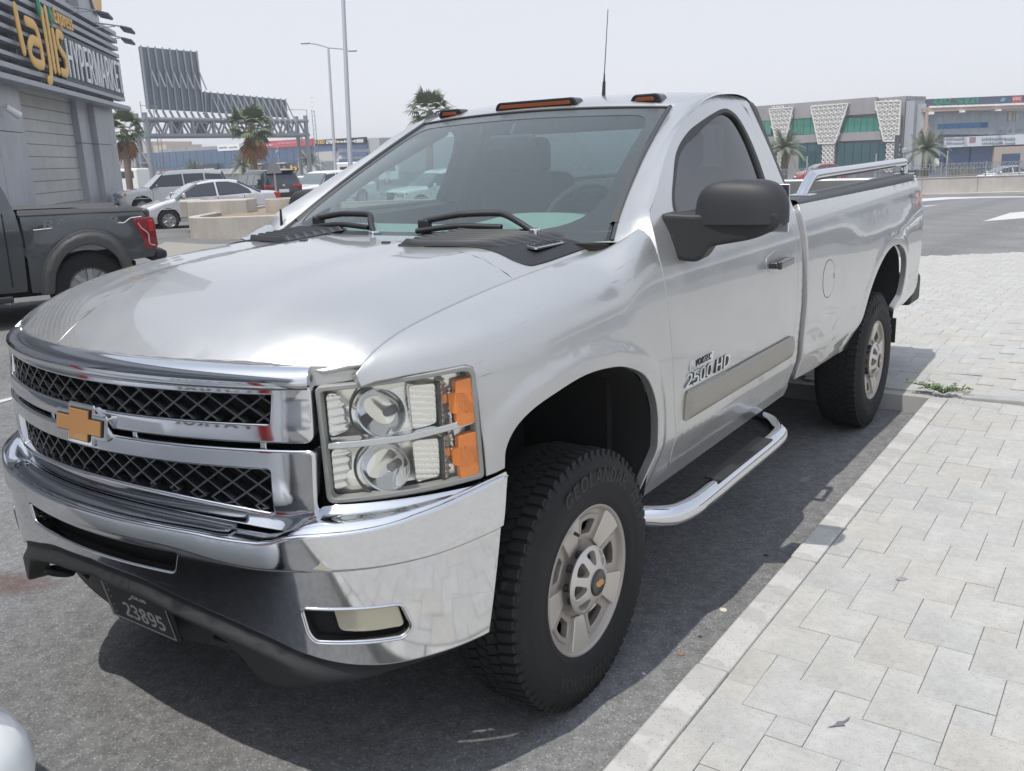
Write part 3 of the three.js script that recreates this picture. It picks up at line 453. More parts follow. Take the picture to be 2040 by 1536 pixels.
    for (const [y, h] of [[1.094, 0.13], [0.952, 0.125]]) {
      const sc = sIn + dz * 0.36, n = GC.nrm(sc), c = V(GC.x(sc) - n[0] * 0.012, y, GC.z(sc) - n[1] * 0.012);
      const pr = []; for (let i = 0; i <= 10; i++) { const r = 0.008 + 0.053 * i / 10; pr.push(new THREE.Vector2(r, 0.055 * Math.pow(i / 10, 2) - 0.058)); } pr.push(new THREE.Vector2(0.063, -0.004));
      const l = new THREE.LatheGeometry(pr, 40); l.rotateX(Math.PI / 2); l.rotateY(Math.atan2(n[0] * 0.5, n[1])); l.translate(c.x, c.y, c.z); mk('reflector_bowl', l, M.chrome); { const tr = new THREE.TorusGeometry(0.075, 0.0035, 6, 24, 2.2); tr.rotateZ(Math.PI - 1.1); tr.rotateY(Math.atan2(n[0] * 0.5, n[1])); mk('bowl_shade', tr.translate(c.x, c.y, c.z + 0.002), M.trim); }
      const bulb = rod([c.x, c.y, c.z - 0.05], [c.x + n[0] * 0.01, c.y, c.z - 0.012], 0.012, 0.011, 12); mk('bulb', bulb, std([0.2, 0.2, 0.2], 0.4));
      mk('inner_fin', patch(rpoly([[sIn + 0.014, y - h * 0.42], [sIn + dz * 0.15, y - h * 0.36], [sIn + dz * 0.15, y + h * 0.36], [sIn + 0.014, y + h * 0.42]], 0.012), F((s, yy) => -0.02 - 0.028 * (s - sIn) / (dz * 0.16) + 0.002 * Math.sin(yy * 300)), { max: 0.008, r: 0.002, depth: 0.01, it: 12 }), back);
      mk('ribbed_reflector', patch(rpoly([[sIn + dz * 0.565, y - h * 0.42], [sIn + dz * 0.72, y - h * 0.36], [sIn + dz * 0.73, y + h * 0.42], [sIn + dz * 0.555, y + h * 0.44]], 0.01), F((s, yy) => -0.028 + 0.0016 * Math.abs(Math.sin((yy + s * 0.15) * 210))), { max: 0.006, r: 0.002, depth: 0.02, it: 12 }), back);
      mk('divider_line', patch(rpoly([[sIn + dz * 0.735, y - h * 0.46], [sIn + dz * 0.75, y - h * 0.46], [sIn + dz * 0.752, y + h * 0.46], [sIn + dz * 0.735, y + h * 0.46]]), F(-0.016), { r: 0.001, depth: 0.02 }), M.trim);
      mk('turn_bowl', patch(rpoly([[sIn + dz * 0.755, y - h * 0.45], [sIn + dz * 0.84, y - h * 0.45], [sIn + dz * 0.84, y + h * 0.45], [sIn + dz * 0.757, y + h * 0.45]], 0.012), F((s, yy) => -0.03 - 0.012 * Math.sin((s - sIn) / dz * 40) + 0.003 * Math.sin(yy * 420)), { max: 0.006, r: 0.002, depth: 0.02, it: 12 }), back);
      const sb = sIn + dz * 0.795, nb = GC.nrm(sb); const bb = new THREE.SphereGeometry(0.010, 14, 10); bb.scale(0.8, 1.3, 0.8); bb.translate(GC.x(sb) - nb[0] * 0.03, y + 0.012, GC.z(sb) - nb[1] * 0.03); mk('amber_bulb', bb, M.amber);
      mk('amber_reflector', patch(rpoly([[sIn + dz * 0.846, y - h * 0.44], [sIn + dz * 0.978, y - h * 0.42], [sIn + dz * 0.965, y + h * 0.47], [sIn + dz * 0.844, y + h * 0.44]], 0.006), F((s, yy) => -0.002 + 0.0015 * (Math.abs(yy - y) < h * 0.2 ? Math.sin(s * 900) : 0)), { max: 0.008, r: 0.002, depth: 0.02, it: 12 }), M.amber);
    }
    mk('centre_bar', patch(rpoly([[sIn + 0.011, 1.016], [sIn + dz * 0.5, 1.020], [sOut - 0.014, 1.037], [sOut - 0.014, 1.048], [sIn + dz * 0.5, 1.031], [sIn + 0.011, 1.027]]), F(-0.004), { max: 0.04, r: 0.004, depth: 0.04 }), M.chrome);
  }
  // bumper: face, top ledge, openings
  const ax = (s) => Math.abs(BC.x(s)), crest = (() => { const c = cur([[0, 0.808], [0.4, 0.806], [0.52, 0.799], [0.60, 0.797], [0.64, 0.802], [0.69, 0.818], [0.75, 0.822], [0.85, 0.828], [0.93, 0.845], [1.0, 0.876]]); return (s) => c(ax(s)); })();
  const low = (() => { const c = cur([[0, 0.667], [0.2, 0.655], [0.36, 0.62], [0.5, 0.583], [0.6, 0.548], [0.7, 0.502], [0.8, 0.472], [0.88, 0.458], [1.0, 0.452]]); return (s) => c(ax(s)); })();
  const sE = BC.end - 0.105, sL = BC.end - 0.185, sM = BC.end - 0.135, tops = [], bots = []; for (let i = 0; i <= 72; i++) { const s = lerp(-sE, sE, i / 72), q = lerp(-sL, sL, i / 72); tops.push([s, crest(s)]); bots.push([q, low(q)]); }
  const creaseY = (s) => 0.737 + 0.032 * sstep(0.62, 0.3, Math.abs(s)) + 0.012 * sstep(1.0, 1.3, Math.abs(s));
  const bOff = (s, y) => { const t = y - creaseY(s); return (t < 0 ? -0.010 : 0) - 0.014 * Math.pow(clamp(-t / 0.3), 1.6) - 0.006 * Math.pow(clamp(t / 0.1), 2); };
  const slot = rpoly([[-0.35, 0.684], [0.35, 0.684], [0.372, 0.752], [-0.372, 0.752]], 0.02), sf = (x) => BC.s(x);
  const fog = (k) => rpoly([[sf(0.70) * k, 0.560], [sf(0.715) * k, 0.536], [sf(0.885) * k, 0.524], [sf(0.898) * k, 0.55], [sf(0.884) * k, 0.622], [sf(0.69) * k, 0.634]], 0.018);
  const bp = new THREE.Group(); bp.name = 'front_bumper'; truck.add(bp);
  const crs = tops.map(([q]) => [q / sE * sM, creaseY(q / sE * sM)]);
  part(bp, 'face', patch([...bots, ...crs.map(([q, y]) => [q, y - 0.003]).reverse()], BC.F(bOff), { max: 0.035, r: 0.007, depth: 0.02, holes: [slot, fog(1), fog(-1)] }), M.chrome);
  part(bp, 'upper_face', patch([...crs.map(([q, y]) => [q, y + 0.004]), ...tops.slice().reverse()], BC.F(bOff), { max: 0.035, r: 0.010, depth: 0.02 }), M.chrome);
  const ledge = []; for (const [s, y] of tops) { const a = ax(s), sg = GC.s(clamp(BC.x(s) * (1 - 0.02 * a), -0.99, 0.99)), F0 = BC.F(bOff(s, y) - 0.009)(s, y), inn = GC.F(a < 0.62 ? 0.0 : 0.012)(sg, Math.max(0.795 + 0.052 * (1 - (Math.min(a, 0.64) / 0.64) ** 2), lerp(0.795, 0.875, sstep(0.6, 0.72, a)))), row = []; for (let k = 0; k <= 9; k++) { const t = k / 9; row.push([lerp(F0[0], inn[0], t), lerp(F0[1] + 0.0085, inn[1], t * t * 0.6 + t * 0.4) + 0.008 * Math.sin(Math.PI * Math.min(1, t * 1.5)), lerp(F0[2], inn[2], t)]); } ledge.push(row); }
  part(bp, 'ledge', grid(ledge), M.chrome);
  part(bp, 'step_pad', patch(rect(-0.52, 0.14, 0.52, 0.52, 0.06, 6), (s, t) => { const a = BC.F(bOff(s, crest(s)) - 0.009)(s, crest(s)), g = GC.F(0)(GC.s(BC.x(s) * (1 - 0.02 * ax(s))), 0.795 + 0.052 * (1 - (Math.min(ax(s), 0.64) / 0.64) ** 2)); return [lerp(a[0], g[0], t), lerp(a[1] + 0.0085, g[1], t * t * 0.6 + t * 0.4) + 0.008 * Math.sin(Math.PI * Math.min(1, t * 1.5)) + 0.0035, lerp(a[2], g[2], t)]; }, { s: -1, max: 0.04, r: 0.003, depth: 0.006 }), phy([0.3, 0.32, 0.345], 0.2, 1));
  part(bp, 'air_slot', patch(rect(-0.40, 0.655, 0.40, 0.765), BC.F(-0.075), { r: 0, depth: 0.01 }), M.dark);
  for (const k of [1, -1]) {
    part(bp, 'fog_lamp_recess', patch(fog(k), BC.F(-0.055), { r: 0, depth: 0.01 }), M.dark);
    part(bp, 'fog_lamp', patch(rpoly([[sf(0.772) * k, 0.566], [sf(0.887) * k, 0.55], [sf(0.878) * k, 0.613], [sf(0.762) * k, 0.625]], 0.012), BC.F((s, y) => -0.03 + 0.006 * Math.sin((Math.abs(s) - sf(0.765)) * 26)), { max: 0.03, r: 0.004, depth: 0.03 }), phy([0.52, 0.49, 0.38], 0.22, 0.35, { clearcoat: 0.8, clearcoatRoughness: 0.15 }));
    const rim = fog(k); part(bp, 'fog_lamp_rim', tube(split(rim, 0.03).map(([s, y]) => BC.F(bOff(s, y) + 0.001)(s, y)), 0.0042, { n: 6, closed: true, seg: 160, tension: 0.2 }), M.chrome);
  }
  // flaked patch in the plating
  part(bp, 'peeled_patch', patch(rpoly([[0.735, 0.733], [0.772, 0.733], [0.77, 0.742], [0.757, 0.752], [0.75, 0.765], [0.744, 0.752], [0.733, 0.746]].map(([a, y]) => [sf(a), y]), 0.004), BC.F((s, y) => bOff(s, y) + 0.0012), { r: 0, depth: 0.001 }), std([0.42, 0.4, 0.34], 0.7));
  // black valance below
  const vb = cur([[0, 0.622], [0.33, 0.574], [0.42, 0.548], [0.49, 0.518], [0.53, 0.475], [0.575, 0.425], [0.61, 0.414], [0.72, 0.418], [0.85, 0.425], [1.0, 0.43]]), vt = [], vbm = [];
  for (let i = 0; i <= 60; i++) { const s = lerp(-sL + 0.005, sL - 0.005, i / 60); vt.push([s, low(s) + 0.004]); vbm.push([s, vb(ax(s))]); }
  part(bp, 'valance', patch([...vbm, ...vt.reverse()], BC.F((s, y) => -0.03 + 0.02 * sstep(0.02, 0.06, low(s) - y) - 0.05 * Math.pow(clamp((0.5 - y) / 0.1), 2) * sstep(0.6, 0.9, ax(s))), { max: 0.04, r: 0.01, depth: 0.05 }), M.valance);
  part(bp, 'lower_panel', patch(rpoly([[-0.56, 0.40], [0.56, 0.40], [0.60, 0.62], [-0.60, 0.62]], 0.02), BC.F((s, y) => -0.10 - 0.25 * (0.6 - y)), { max: 0.06, r: 0.006, depth: 0.06, holes: [rpoly([[0.27, 0.50], [0.37, 0.44], [0.52, 0.44], [0.46, 0.55], [0.28, 0.57]], 0.02), rpoly([[-0.27, 0.50], [-0.37, 0.44], [-0.52, 0.44], [-0.46, 0.55], [-0.28, 0.57]], 0.02)] }), M.black);
  for (const k of [1, -1]) { const h = new THREE.TorusGeometry(0.035, 0.012, 8, 18); h.rotateX(1.2); h.translate(0.415 * k, 0.475, 0.90); part(bp, 'tow_hook', h, M.black); }
  // number plate with light characters on a dark field
  const cv = document.createElement('canvas'); cv.width = 512; cv.height = 256; const c = cv.getContext('2d');
  c.fillStyle = '#15181a'; c.fillRect(0, 0, 512, 256); c.strokeStyle = '#b9bcbb'; c.lineWidth = 7; c.strokeRect(6, 6, 500, 244); c.fillStyle = '#b3b5b2'; c.fillRect(14, 14, 5, 228); c.font = 'bold 120px sans-serif'; c.textAlign = 'center'; c.fillText('23895', 290, 222);
  c.lineWidth = 9; c.strokeStyle = '#b3b5b2'; c.lineCap = 'round'; c.beginPath(); c.moveTo(345, 70); c.arc(330, 62, 14, 0.4, 5.6); c.lineTo(352, 84); c.lineTo(292, 84); c.lineTo(292, 40); c.moveTo(292, 84); c.quadraticCurveTo(262, 52, 244, 84); c.lineTo(290, 84); c.moveTo(240, 84); c.quadraticCurveTo(226, 100, 208, 104); c.stroke();
  for (const [x, y] of [[322, 30], [340, 30], [258, 40]]) { c.beginPath(); c.arc(x, y, 6, 0, 7); c.fill(); } c.font = 'bold 22px sans-serif'; 'QATAR'.split('').forEach((ch, i) => c.fillText(ch, 46, 60 + i * 42));
  const pt = new THREE.CanvasTexture(cv); pt.colorSpace = THREE.SRGBColorSpace;
  const pg = new THREE.PlaneGeometry(0.31, 0.155); const pl = new THREE.Group(); pl.name = 'number_plate'; pl.position.set(0.035, 0.486, 0.925); pl.rotation.x = 0.2; truck.add(pl);
  part(pl, 'plate_back', rbox(0.33, 0.17, 0.012, 0.005, 0, 0, -0.008), M.black); part(pl, 'plate_face', pg, new THREE.MeshStandardMaterial({ map: pt, roughness: 0.45 }));
}
// ---- door mirror, antennas, roof lights, steps
{
  const se = (x) => Math.sign(x) * Math.pow(Math.abs(x), 0.74), rows = [];
  for (let j = 0; j <= 20; j++) { const b = lerp(-0.12, Math.PI / 2, j / 20), row = []; for (let i = 0; i <= 36; i++) { const a = i / 36 * 2 * Math.PI; row.push([1.178 + 0.148 * se(Math.cos(a)) * Math.pow(Math.max(0, Math.cos(b)), 0.55), 1.468 + 0.118 * se(Math.sin(b)), -0.735 + 0.075 * se(Math.sin(a)) * Math.pow(Math.max(0, Math.cos(b)), 0.6) - 0.16 * (Math.cos(a) * 0.148)]); } rows.push(row); }
  const lower = prism(rpoly([[0.925, 1.468], [1.03, 1.462], [1.295, 1.474, 0.03], [1.30, 1.44, 0.05], [1.23, 1.408, 0.05], [1.08, 1.382, 0.02], [1.045, 1.33, 0.02], [0.985, 1.335, 0.02], [0.935, 1.385]], 0.01), 0.10, 0.014, 3); lower.translate(-0.93, 0, -0.05); lower.rotateY(0.16); lower.translate(0.93, 0, -0.70);
  for (const s of [0, 1]) { const g = new THREE.Group(); g.name = 'door_mirror'; truck.add(g); if (s) g.position.set(0.17, -0.01, -0.12); const f = (q) => (s ? mirror(q) : q); part(g, 'shell', f(grid(rows)), M.mirror); part(g, 'arm', f(lower.clone()), M.black); part(g, 'glass', f(rbox(0.25, 0.16, 0.008, 0.004, 1.178, 1.485, -0.828, 0, 0.16)), M.chrome); part(g, 'sail', f(patch(rpoly([[-0.655, 1.475], [-0.80, 1.475], [-0.775, 1.40], [-0.73, 1.345], [-0.67, 1.335], [-0.645, 1.39]], 0.03), (z, y) => [sideX(y) + 0.012, y, z], { s: -1, max: 0.05, r: 0.008, depth: 0.03 })), M.black); }
  const lite = (x, w, z, y) => { const g = new THREE.Group(); g.name = 'roof_light'; truck.add(g); const sh = prism(rpoly([[-w / 2 - 0.014, 0], [w / 2 + 0.014, 0], [w / 2, 0.029], [-w / 2, 0.029]], 0.014), 0.06, 0.006); part(g, 'base', sh.translate(x, y, z - 0.075), M.gloss); part(g, 'amber_lens', prism(rpoly([[-w / 2 + 0.012, 0.008], [w / 2 - 0.012, 0.008], [w / 2 - 0.02, 0.020], [-w / 2 + 0.02, 0.020]], 0.006), 0.004, 0.002).translate(x, y, z - 0.0072), M.amberLens); };
  lite(-0.005, 0.40, -1.29, 1.893); lite(0.515, 0.11, -1.34, 1.885); lite(-0.525, 0.11, -1.34, 1.885);
  const an = new THREE.Group(); an.name = 'roof_antenna'; truck.add(an); part(an, 'base', merge([rod([0.2, 1.935, -1.56], [0.2, 2.0, -1.567], 0.009, 0.007), rod([0.2, 2.0, -1.567], [0.2, 2.035, -1.571], 0.005, 0.003)]), M.black); part(an, 'whip', rod([0.2, 2.03, -1.57], [0.204, 2.31, -1.605], 0.0022, 0.0016), M.black);
  part(truck, 'fender_antenna', rod([-0.85, 1.36, -0.52], [-0.853, 1.505, -0.528], 0.009, 0.0045), M.black);
  const stp = tube([[0.78, 0.47, -0.40], [0.93, 0.45, -0.44], [1.03, 0.445, -0.52], [1.06, 0.445, -0.66], [1.06, 0.447, -1.0], [1.06, 0.45, -1.46], [1.045, 0.452, -1.59], [0.96, 0.46, -1.70], [0.80, 0.49, -1.74]], 0.039, { n: 18, seg: 100, tension: 0.35 });
  for (const s of [0, 1]) { const g = new THREE.Group(); g.name = 'side_step'; truck.add(g); part(g, 'tube', s ? mirror(stp) : stp, M.chrome); const pad = rbox(0.07, 0.010, 0.56, 0.004, 1.056, 0.4865, -1.1); part(g, 'tread_pad', s ? mirror(pad) : pad, M.black); }
  // dark underside, axles, wheel housings
  const liner = (arch, d) => { const rows = arch.map(([z, y]) => [[d - 0.016 - 0.05 * sstep(0.25, 0.4, z), y, z], [d - 0.07, y + 0.012, z], [0.55, y + 0.03, z]]); return grid(rows); };
  both('wheel_liner', liner([[0.40, 0.5], ...archF], 1.0), M.liner); both('wheel_liner', liner([...archR, [-3.9, 0.5]], 1.01), M.liner);
  part(truck, 'underbody', merge([box(1.0, 0.5, 1.8, 0, 0.70, -0.35), box(1.7, 0.16, 2.4, 0, 0.62, -1.75), box(1.1, 0.3, 2.4, 0, 0.75, -3.4), box(1.25, 0.22, 1.6, 0, 0.46, -1.5), box(0.9, 0.2, 1.0, 0, 0.42, -0.1), box(1.2, 0.2, 0.7, 0, 0.48, -4.2), rod([-0.8, 0.4, 0], [0.8, 0.4, 0], 0.06), rod([-0.8, 0.4, -WB], [0.8, 0.4, -WB], 0.07), rod([0, 0.4, -WB - 0.15], [0, 0.4, -WB + 0.15], 0.16), box(1.3, 0.3, 0.06, 0, 0.75, 0.52)]), M.dark);
}
// ---- wheels
const lathe = (pts, n = 64) => { const g = new THREE.LatheGeometry(pts.map((p) => new THREE.Vector2(p[0], p[1])), n); g.rotateZ(-Math.PI / 2); return g; };
const WG = {};
{
  WG.tyre = lathe([[0.222, -0.05], [0.229, -0.022], [0.236, -0.012], [0.25, -0.006], [0.258, -0.001], [0.262, -0.003], [0.30, 0.003], [0.305, 0.005], [0.345, 0.003], [0.350, -0.001], [0.372, -0.008], [0.390, -0.020], [0.4005, -0.045], [0.403, -0.13], [0.4005, -0.22], [0.390, -0.245], [0.35, -0.265], [0.30, -0.268], [0.25, -0.262], [0.222, -0.22]], 96);
  const bl = [], n = 70;
  for (let i = 0; i < n; i++) for (const [x, w, sk, ph, len] of [[-0.046, 0.052, 0.1, 0, 0.027], [-0.094, 0.038, 0.35, 0.5, 0.031], [-0.1325, 0.032, -0.3, 0.1, 0.031], [-0.171, 0.038, 0.35, 0.6, 0.031], [-0.219, 0.052, -0.1, 0.2, 0.027]]) {
    const g = new THREE.BoxGeometry(w, 0.016, len, 1, 1, 1); const p = g.attributes.position; for (let k = 0; k < p.count; k++) if (p.getY(k) > 0) { p.setZ(k, p.getZ(k) * 0.86); p.setX(k, p.getX(k) * 0.92); }
    g.rotateY(sk); g.translate(x, 0.4005 - (Math.abs(x + 0.1325) > 0.08 ? 0.002 : 0), 0); if (Math.abs(x + 0.1325) > 0.08) { g.translate(0, -0.4, 0); g.rotateZ(x > -0.1 ? -0.08 : 0.08); g.translate(0, 0.4, 0); } g.rotateX((i + ph) / n * 2 * Math.PI); g.computeVertexNormals(); bl.push(g);
    if (x === -0.046) { const h = new THREE.BoxGeometry(0.006, i % 2 ? 0.040 : 0.026, 0.023); h.rotateZ(0.42); h.translate(-0.0165, i % 2 ? 0.377 : 0.382, 0); h.rotateX(i / n * 2 * Math.PI); bl.push(h); }
  }
  WG.tread = merge(bl);
  const arc = (text, h, a0, step, flip) => merge(text.split('').map((ch, i) => { if (ch === ' ') return null; const g = letters(ch, h, 0.0025, { cs: 2 }); if (flip) g.rotateZ(Math.PI); g.translate(0, 0.327, 0); g.rotateZ(-(a0 + i * step)); g.rotateY(Math.PI / 2); return g.translate(0.0025, 0, 0); }).filter(Boolean));
  WG.text = merge([arc('GEOLANDAR A/T', 0.034, -0.55, 0.135, false), arc('AMAHOKOY', 0.034, 2.7, 0.135, true)]);
  WG.rim = merge([lathe([[0.19, -0.24], [0.205, -0.08], [0.208, -0.045], [0.221, -0.034], [0.224, -0.018], [0.233, -0.010], [0.239, -0.011], [0.241, -0.02], [0.236, -0.04]], 72)]);
  const P = (r, a) => [r * Math.cos(a), r * Math.sin(a)], xf = cur([[0, -0.052], [0.105, -0.052], [0.13, -0.046], [0.2, -0.034], [0.225, -0.03]]), Ff = (o) => (u, v) => [xf(Math.hypot(u, v)) + o, u, v];
  const circ = (r, n2, cx = 0, cy = 0, k = 1) => Array.from({ length: n2 }, (_, i) => [cx + r * Math.cos(i / n2 * 2 * Math.PI), cy + r * k * Math.sin(i / n2 * 2 * Math.PI)]);
  const A5 = 2 * Math.PI / 5, sector = (a, r0, r1, h0, h1, rad) => rpoly([P(r0, a - h0), P(r0 * 1.0, a), P(r0, a + h0), P(r1, a + h1), P(r1 * 1.012, a), P(r1, a - h1)], rad);
  WG.face = patch(circ(0.222, 64), Ff(0), { max: 0.04, r: 0.002, depth: 0.012, holes: [0, 1, 2, 3, 4].map((i) => sector((i + 0.5) * A5, 0.138, 0.192, 0.22, 0.25, 0.014)) });
  WG.pads = [0, 1, 2, 3, 4].map((i) => patch(sector(i * A5, 0.122, 0.224, 0.2, 0.235, 0.004), Ff(0.013), { max: 0.04, r: 0.003, depth: 0.014 }));
  WG.frames = [0, 1, 2, 3, 4].map((i) => patch(sector((i + 0.5) * A5, 0.127, 0.203, 0.28, 0.31, 0.018), Ff(0.005), { max: 0.04, r: 0.003, depth: 0.02, holes: [sector((i + 0.5) * A5, 0.140, 0.191, 0.21, 0.24, 0.014)] }));
  const dome = (o) => (u, v) => { const r = Math.hypot(u, v); return [-0.04 + 0.062 * Math.sqrt(Math.max(0, 1 - Math.pow(r / 0.118, 2.2))) + o, u, v]; };
  WG.hub = patch(circ(0.108, 56), dome(0), { max: 0.02, r: 0.002, depth: 0.02, it: 12, holes: Array.from({ length: 8 }, (_, i) => { const a = (i + 0.5) * Math.PI / 4; return rpoly([P(0.056, a - 0.14), P(0.056, a + 0.14), P(0.099, a + 0.29), P(0.102, a), P(0.099, a - 0.29)], 0.012); }) });
  WG.back = lathe([[0.0, -0.062], [0.118, -0.062], [0.118, -0.075], [0.2, -0.11], [0.0, -0.11]], 40);
  WG.nuts = (Array.from({ length: 8 }, (_, i) => { const a = (i + 0.5) * Math.PI / 4, g = new THREE.CylinderGeometry(0.0125, 0.014, 0.05, 6); g.rotateZ(-Math.PI / 2); return g.translate(-0.042, 0.078 * Math.cos(a), 0.078 * Math.sin(a)); }));
  WG.cap = lathe([[0.0, 0.0265], [0.036, 0.0265], [0.042, 0.022], [0.045, 0.008]], 36);
  const bw = prism([[-0.024, -0.0065], [-0.012, -0.0065], [-0.012, -0.012], [0.012, -0.012], [0.012, -0.0065], [0.024, -0.0065], [0.024, 0.0065], [0.012, 0.0065], [0.012, 0.012], [-0.012, 0.012], [-0.012, 0.0065], [-0.024, 0.0065]].map(([x, y]) => [x + 0.35 * y, y]), 0.0015, 0); bw.rotateY(Math.PI / 2); WG.bow = bw.translate(0.0265, 0, 0);
  WG.valve = rod([-0.01, 0.208, 0], [0.006, 0.2, 0], 0.006, 0.005);
}
function truckWheel(x, z, spin, left) {
  const w = new THREE.Group(); w.name = 'wheel'; truck.add(w); w.position.set(x, TY, z); if (!left) w.rotation.y = Math.PI;
  const tr = part(w, 'tyre', merge([WG.tyre, WG.tread]), M.rubber);
  const lt = part(w, 'tyre_lettering', WG.text, M.rubberText); const g = [part(w, 'rim', merge([WG.rim, WG.face, ...WG.frames]), M.alloyDull), part(w, 'spoke_pads', merge(WG.pads), M.alloy), part(w, 'hub_cover', WG.hub, M.alloy), part(w, 'brake_disc', WG.back, M.liner), part(w, 'centre_cap', WG.cap, M.gloss), part(w, 'cap_emblem', WG.bow, M.gold), part(w, 'valve', WG.valve, M.black)];
  for (const n of WG.nuts) g.push(part(w, 'lug_nut', n, M.trim));
  for (const m of [tr, ...g.slice(0, 5), ...g.slice(6)]) m.rotation.x = spin; lt.rotation.x = -0.15; g[5].rotation.x = -0.3; 
}
truckWheel(1.004, 0, 0.42, true); truckWheel(1.028, -WB, 1.1, true); truckWheel(-1.004, 0, 0.2, false); truckWheel(-1.02, -WB, 0.2, false);

// ------------------------------------------------------------------ ground, road, pavement
{
  const rows = [], axis = (list) => list; const zs = [60, 40, 30, 20, 12, 6, 0, -4, -5, -6, -7, -8, -9, -10, -11, -13, -16, -20, -30, -50, -80, -130, -200, -320, -500, -800], xs = [-600, -400, -250, -150, -100, -60, -40, -30, -20, -14, -10, -8, -7, -6, -5, -4, -2, 0, 5, 10, 20, 40, 80, 150, 300, 500];
  for (const z of zs) rows.push(xs.map((x) => [x, gnd(x, z), z]));
  const g = grid(rows), p = g.attributes.position, u = g.attributes.uv; for (let i = 0; i < p.count; i++) u.setXY(i, p.getX(i) / 2.6, p.getZ(i) / 2.6);
  struct('asphalt_ground', g, std(1, 0.92, 0, { map: tAsphalt, bumpMap: tAsphaltB, bumpScale: 0.004 }));
}
const tops = (x, z) => 0.12 + (z < -3.79 ? 0.035 * clamp((x - 1.35) / 0.6) + gnd(x, z) : 0);
const roadEdge = [[-3.2, -10.6], [-2.0, -12.1], [-0.68, -13.56], [0.59, -14.9], [2.6, -16.6], [5.0, -18.2], [9.0, -20.5], [18, -25]];
{
  const kerb = new THREE.Group(); kerb.name = 'kerb'; kerb.userData.kind = 'structure'; scene.add(kerb);
  const stone = boxUV(rbox(0.108, 0.32, 0.896, 0.012)), mats = [1, 0.96, 1.03, 0.98].map((k) => std(k, 0.92, 0, { map: tKerb, bumpMap: tPaverB, bumpScale: 0.002 }));
  for (let i = 0; i < 13; i++) { const m = part(kerb, 'kerb_stone', stone, mats[i % 4]); m.position.set(1.329 + rr(-0.0015, 0.0015), -0.04 + rr(-0.002, 0.002), -3.33 + i * 0.9); }
  // edge of the raised paving behind
  const edge = boxUV(rbox(0.795, 0.2, 0.09, 0.008)), em = std(0.4, 0.92, 0, { map: tConc });
  for (let i = 0; i < 8; i++) { const x = 1.85 + i * 0.8, m = part(kerb, 'edging_stone', edge, em); m.position.set(x, tops(x, -3.83) - 0.098, -3.835); m.rotation.z = i ? 0 : 0.035; }
  // pavement bed
  const bed = std(0.46, 0.95, 0, { map: tPaver });
  const pv = new THREE.Group(); pv.name = 'pavement'; pv.userData.kind = 'structure'; scene.add(pv);
  part(pv, 'bed', boxUV(box(24, 0.2, 44, 1.386 + 12, 0.006, -3.78 + 22)), bed);
  { const b = [[-3.2, -3.785], [18, -3.785], ...roadEdge.slice().reverse()]; part(pv, 'bed', patch(b, (x, z) => [x, tops(x, z) - 0.014, z], { s: -1, max: 1, r: 0, depth: 0.25 }), bed); }
  // herringbone paving stones
  const A = 0.1035, list = [], inB = (x, z) => { if (z > -3.885) return false; if (x < -3.1) return false; for (let i = 0; i + 1 < roadEdge.length; i++) { const [ax, az] = roadEdge[i], [bx, bz] = roadEdge[i + 1]; if (x >= ax && x <= bx) return z > lerp(az, bz, (x - ax) / (bx - ax)) + 0.12; } return false; };
  const X0 = 1.386, XC = 1.374, ZC = -0.554;
  for (let n = -60; n < 100; n++) for (let m = -60; m < 100; m++) for (const sm of [0, 1]) {
    const k = sm ? 1 : 2, cx = 2 * n + m + (sm ? 1 : 0), cz = n - 2 * m + (sm ? 2 : 0); let x0 = XC + cx * A, x1 = x0 + k * A, z0 = ZC + cz * A, z1 = z0 + k * A;
    if (x0 > 9.5 || z0 > 7.5 || z1 < -26 || x1 < -3.4) continue;
    if (z1 > -3.79 + 0.02) { x0 = Math.max(x0, X0); z0 = Math.max(z0, -3.785); if (x1 - x0 < 0.02 || z1 - z0 < 0.02) continue; if (x0 > 7) continue; }
    else { z1 = Math.min(z1, -3.885); if (z1 - z0 < 0.02 || !inB((x0 + x1) / 2, (z0 + z1) / 2)) continue; }
    const w = x1 - x0, d = z1 - z0, x = (x0 + x1) / 2, z = (z0 + z1) / 2;
    const q = V(x, 0.12, z).sub(CAM), f = q.dot(camF), sx = q.dot(camR) / f * FPX + 1020, sy = 768 - q.dot(camU) / f * FPX, vis = f > 0.3 && sx > -100 && sx < 2120 && sy > 300 && sy < 1640;
    list.push({ x, z, w, d, vis, dist: q.length() });
  }
  list.sort((a, b) => (b.vis - a.vis) || a.dist - b.dist);
  const base = new Map();
  const brickGeo = (w, d, k) => { const key = w.toFixed(3) + d.toFixed(3) + k; if (!base.has(key)) { const j = 0.0007, W = w / 2 - j, D = d / 2 - j, b = 0.0015, ox = k * 0.37, oz = k * 0.61, top = [[-W + b, 0, -D + b], [W - b, 0, -D + b], [W - b, 0, D - b], [-W + b, 0, D - b]], mid = [[-W, -b, -D], [W, -b, -D], [W, -b, D], [-W, -b, D]], low = mid.map((p) => [p[0], -0.05, p[2]]), pos = [], uv = []; const T = (...ps) => ps.forEach((p) => { pos.push(...p); uv.push((p[0] + ox) / 0.8, (p[2] + oz) / 0.8); }); T(top[0], top[2], top[1]); T(top[0], top[3], top[2]); for (let i = 0; i < 4; i++) { const n = (i + 1) % 4; T(top[i], top[n], mid[n]); T(top[i], mid[n], mid[i]); T(mid[i], mid[n], low[n]); T(mid[i], low[n], low[i]); } base.set(key, geoOf(pos, null, uv)); } return base.get(key); };
